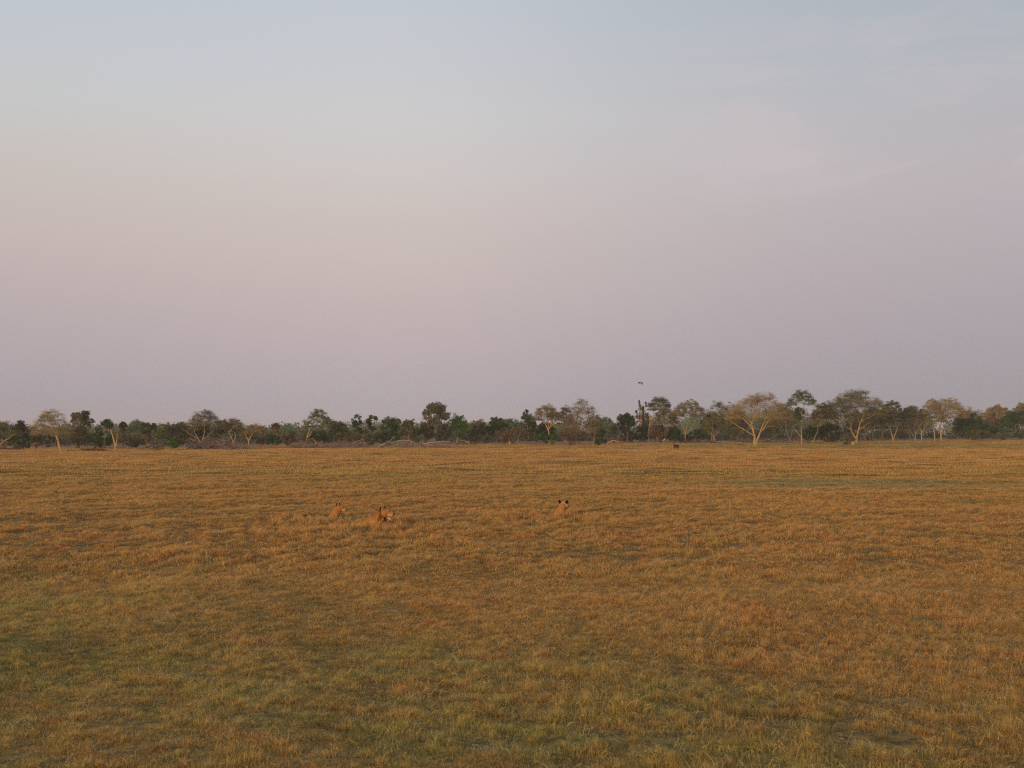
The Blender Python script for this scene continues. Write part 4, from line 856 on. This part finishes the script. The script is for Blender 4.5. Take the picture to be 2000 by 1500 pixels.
def lion(label, px, dist, yaw, hz, head, fw, k=1.0, male=False, mouth=False, dz=0, tint=TAN):
    x0 = ray_xy(px, dist); zb = float(ground_z(x0, dist))+dz; o = empty('lion', (x0, dist, zb)); tag(o, label, 'lion', 'lions resting in the grass')
    fw = Vector(fw).normalized(); side = fw.cross(Vector((0, 0, 1))).normalized(); up = side.cross(fw)
    neck = Vector(head)-fw*.09*k-Vector((0, 0, .05))
    b = body('body', lion_body(yaw, 1.0 if male else .66, hz, neck)+lion_head(head, fw, side, up, k, male, mouth, tint), .014, o, 2)
    if male:
        h = Vector(head); q = lambda f, s_, u: tuple(h+(fw*f+side*s_+up*u)*k)
        body('mane', [(q(-.10, -.09, -.04), q(-.16, -.08, -.22), .075, .085, MANE), (q(-.10, .09, -.04), q(-.16, .08, -.22), .075, .085, MANE), (q(-.10, 0, .08), q(-.2, 0, -.02), .085, .10, MANE),
                      (q(-.03, 0, -.17), q(-.10, 0, -.30), .06, .08, DK), (q(-.01, -.06, -.14), q(-.01, .06, -.14), .035, .035, DK), (q(-.2, 0, -.02), q(-.3, 0, -.2), .10, .12, SHD)], .016, o, 1)
    return o, zb
def lz(py, d): return CAMH-(py-HZ)*d/F
# the head heights below are metres above the ground at each lion
_d = 42.5; zb = float(ground_z(ray_xy(742, _d), _d))
lion('young male lion raising his open-mouthed head in profile, nearest of the three lions', 742, _d, R(160), .55, (.235, -.10, lz(1000.5, _d)-zb), (.93, -.36, -.10), 1.18, True, True)
_d = 46.0; zb = float(ground_z(ray_xy(655, _d), _d))
lion('lioness with only her rust coloured head above the grass, muzzle pointing right', 650, _d, R(128), .34, (.30, -.05, lz(992, _d)-zb), (.93, -.22, -.22), 1.0)
_d = 47.8; zb = float(ground_z(ray_xy(1088, _d), _d))
lion('lioness looking away with black backed ears upright, right of the other two lions', 1088, _d, R(66), .34, (.27, .12, lz(986.5, _d)-zb), (.42, .90, -.08), 1.12, tint=(.48, .27, .13))

# antelope
def antelope():
    px = 1320; D = solve_d(px, 880.5); x0 = ray_xy(px, D); zb = float(ground_z(x0, D)); o = empty('antelope', (x0, D, zb)); tag(o, 'dark brown antelope standing on the far edge of the plain, head turned to the left', 'antelope')
    B = (.085, .040, .022); D2 = (.05, .024, .015)
    yaw = R(-35); f = Vector((math.sin(yaw), -math.cos(yaw), 0)); s_ = Vector((f.y, -f.x, 0)); f = Vector((-.80, -.60, 0)); s_ = Vector((-.6, .8, 0)); P = lambda a, b, c: tuple(f*a+s_*b+Vector((0, 0, c)))
    pr = [(P(.35, 0, 1.0), P(-.45, 0, 1.02), .24, .25, B), (P(.38, 0, 1.08), P(.62, 0, 1.42), .16, .10, B), (P(.60, 0, 1.44), P(.84, 0, 1.36), .085, .045, D2), (P(.35, 0, 1.15), P(-.4, 0, 1.2), .1, .09, D2)]
    for b in (-.13, .13):
        pr += [(P(.36, b, .95), P(.36, b, .50), .11, .05, D2), (P(.36, b, .5), P(.37, b, .06), .045, .035, D2), (P(.37, b, .05), P(.40, b, .04), .045, .04, BLK),
               (P(-.45, b, .95), P(-.38, b, .62), .16, .085, B), (P(-.38, b, .62), P(-.54, b, .46), .075, .045, D2), (P(-.54, b, .46), P(-.48, b, .06), .042, .035, D2), (P(-.48, b, .05), P(-.45, b, .04), .045, .04, BLK),
               (P(.56, b*.6, 1.52), P(.50, b*1.7, 1.58), .035, .025, D2)]
    pr += [(P(-.68, 0, 1.05), P(-.74, 0, .7), .03, .03, D2)]
    body('body', pr, .03, o, 1)
    for b in (-1, 1):
        pts = [Vector(P(.58, b*.05, 1.52)), Vector(P(.50, b*.13, 1.75)), Vector(P(.52, b*.2, 1.95)), Vector(P(.62, b*.2, 2.12))]
        V, Q = tubes([[*pts[i], *pts[i+1], .032-.008*i, .026-.008*i] for i in range(3)], 6); m = mesh_from('horn', V, None, Q, [BK['brown']], smooth=True); m.parent = o
antelope()
# white bird standing at the bushes
def wbird():
    px = 1296; D = solve_d(px, 865.5); x0 = ray_xy(px, D); zb = float(ground_z(x0, D)); o = empty('wading_bird', (x0, D, zb)); tag(o, 'pale long legged bird standing before the dark bushes behind the antelope', 'bird')
    w = (.62, .58, .55); pr = [((-.22, 0, .72), (.16, 0, .84), .10, .15, w), ((.18, 0, .9), (.26, 0, 1.16), .07, .05, w), ((.26, 0, 1.16), (.30, 0, 1.2), .06, .05, w), ((.34, 0, 1.19), (.52, 0, 1.12), .025, .012, (.3, .16, .06)),
          ((-.22, 0, .72), (-.36, 0, .62), .07, .03, DK), ((.0, .05, .7), (.0, .05, .02), .018, .015, (.3, .16, .1)), ((.02, -.05, .7), (.04, -.05, .02), .018, .015, (.3, .16, .1))]
    body('body', pr, .018, o, 1)
wbird()
# flying bird
def fbird():
    D = 110.0; s = D/F; o = empty('flying_bird', (ray_xy(1253, D), D, CAMH-(748.2-HZ)*s)); tag(o, 'small dark bird flying above the treeline with drooping wings', 'bird')
    c = (.010, .008, .008)
    body('body', [((-.02, -.02, 0), (.10, .06, .02), .035, .03, c), ((.10, .06, .02), (.14, .08, .03), .028, .02, c), ((-.02, -.02, 0), (-.14, -.10, -.02), .028, .015, c)], .008, o, 1)
    m = vcol = bark('dark_feather', (.010, .008, .008), (.018, .014, .013))
    for pts, wd in (([(0, 0, .02), (-.10, -.02, .05), (-.22, -.04, .0), (-.34, -.05, -.03)], [.07, .08, .06, .012]), ([(.04, 0, .02), (.07, -.14, -.02), (.05, -.30, -.09), (.02, -.42, -.16)], [.07, .08, .06, .012])):
        V = []; T = []
        for i, (p, w) in enumerate(zip(pts, wd)):
            p = np.array(p); ch = np.array([.5, .6, -.35])*w*1.5
            V += [p-ch, p+ch*.8, p+np.array([0, 0, .012 if i < 3 else .004]), p-np.array([0, 0, .006])]
        Q = []
        for i in range(3):
            a = i*4; b = a+4; Q += [[a, a+2, b+2, b], [a+2, a+1, b+1, b+2], [a+1, a+3, b+3, b+1], [a+3, a, b, b+3]]
        w_ = mesh_from('wing', V, None, Q, [m]); w_.parent = o
fbird()

# ------------------------------------------------------------------ dusty evening air
def haze():
    bm = bmesh.new(); bmesh.ops.create_cube(bm, size=1); me = bpy.data.meshes.new('haze'); bm.to_mesh(me); bm.free()
    o = bpy.data.objects.new('haze', me); COL.objects.link(o); x0, x1, y0, y1, z0, z1 = -9300, 9300, -9300, 9300, -1.8, 32
    o.location = ((x0+x1)/2, (y0+y1)/2, (z0+z1)/2); o.scale = (x1-x0, y1-y0, z1-z0)
    m, nt, out = new_mat('air'); v = nt.nodes.new('ShaderNodeVolumePrincipled'); v.inputs['Color'].default_value = (.88, .80, .76, 1); v.inputs['Density'].default_value = .00022
    nt.links.new(v.outputs[0], out.inputs['Volume']); me.materials.append(m); tag(o, 'thin dusty evening haze over the plain', 'haze', kind='stuff')
haze()
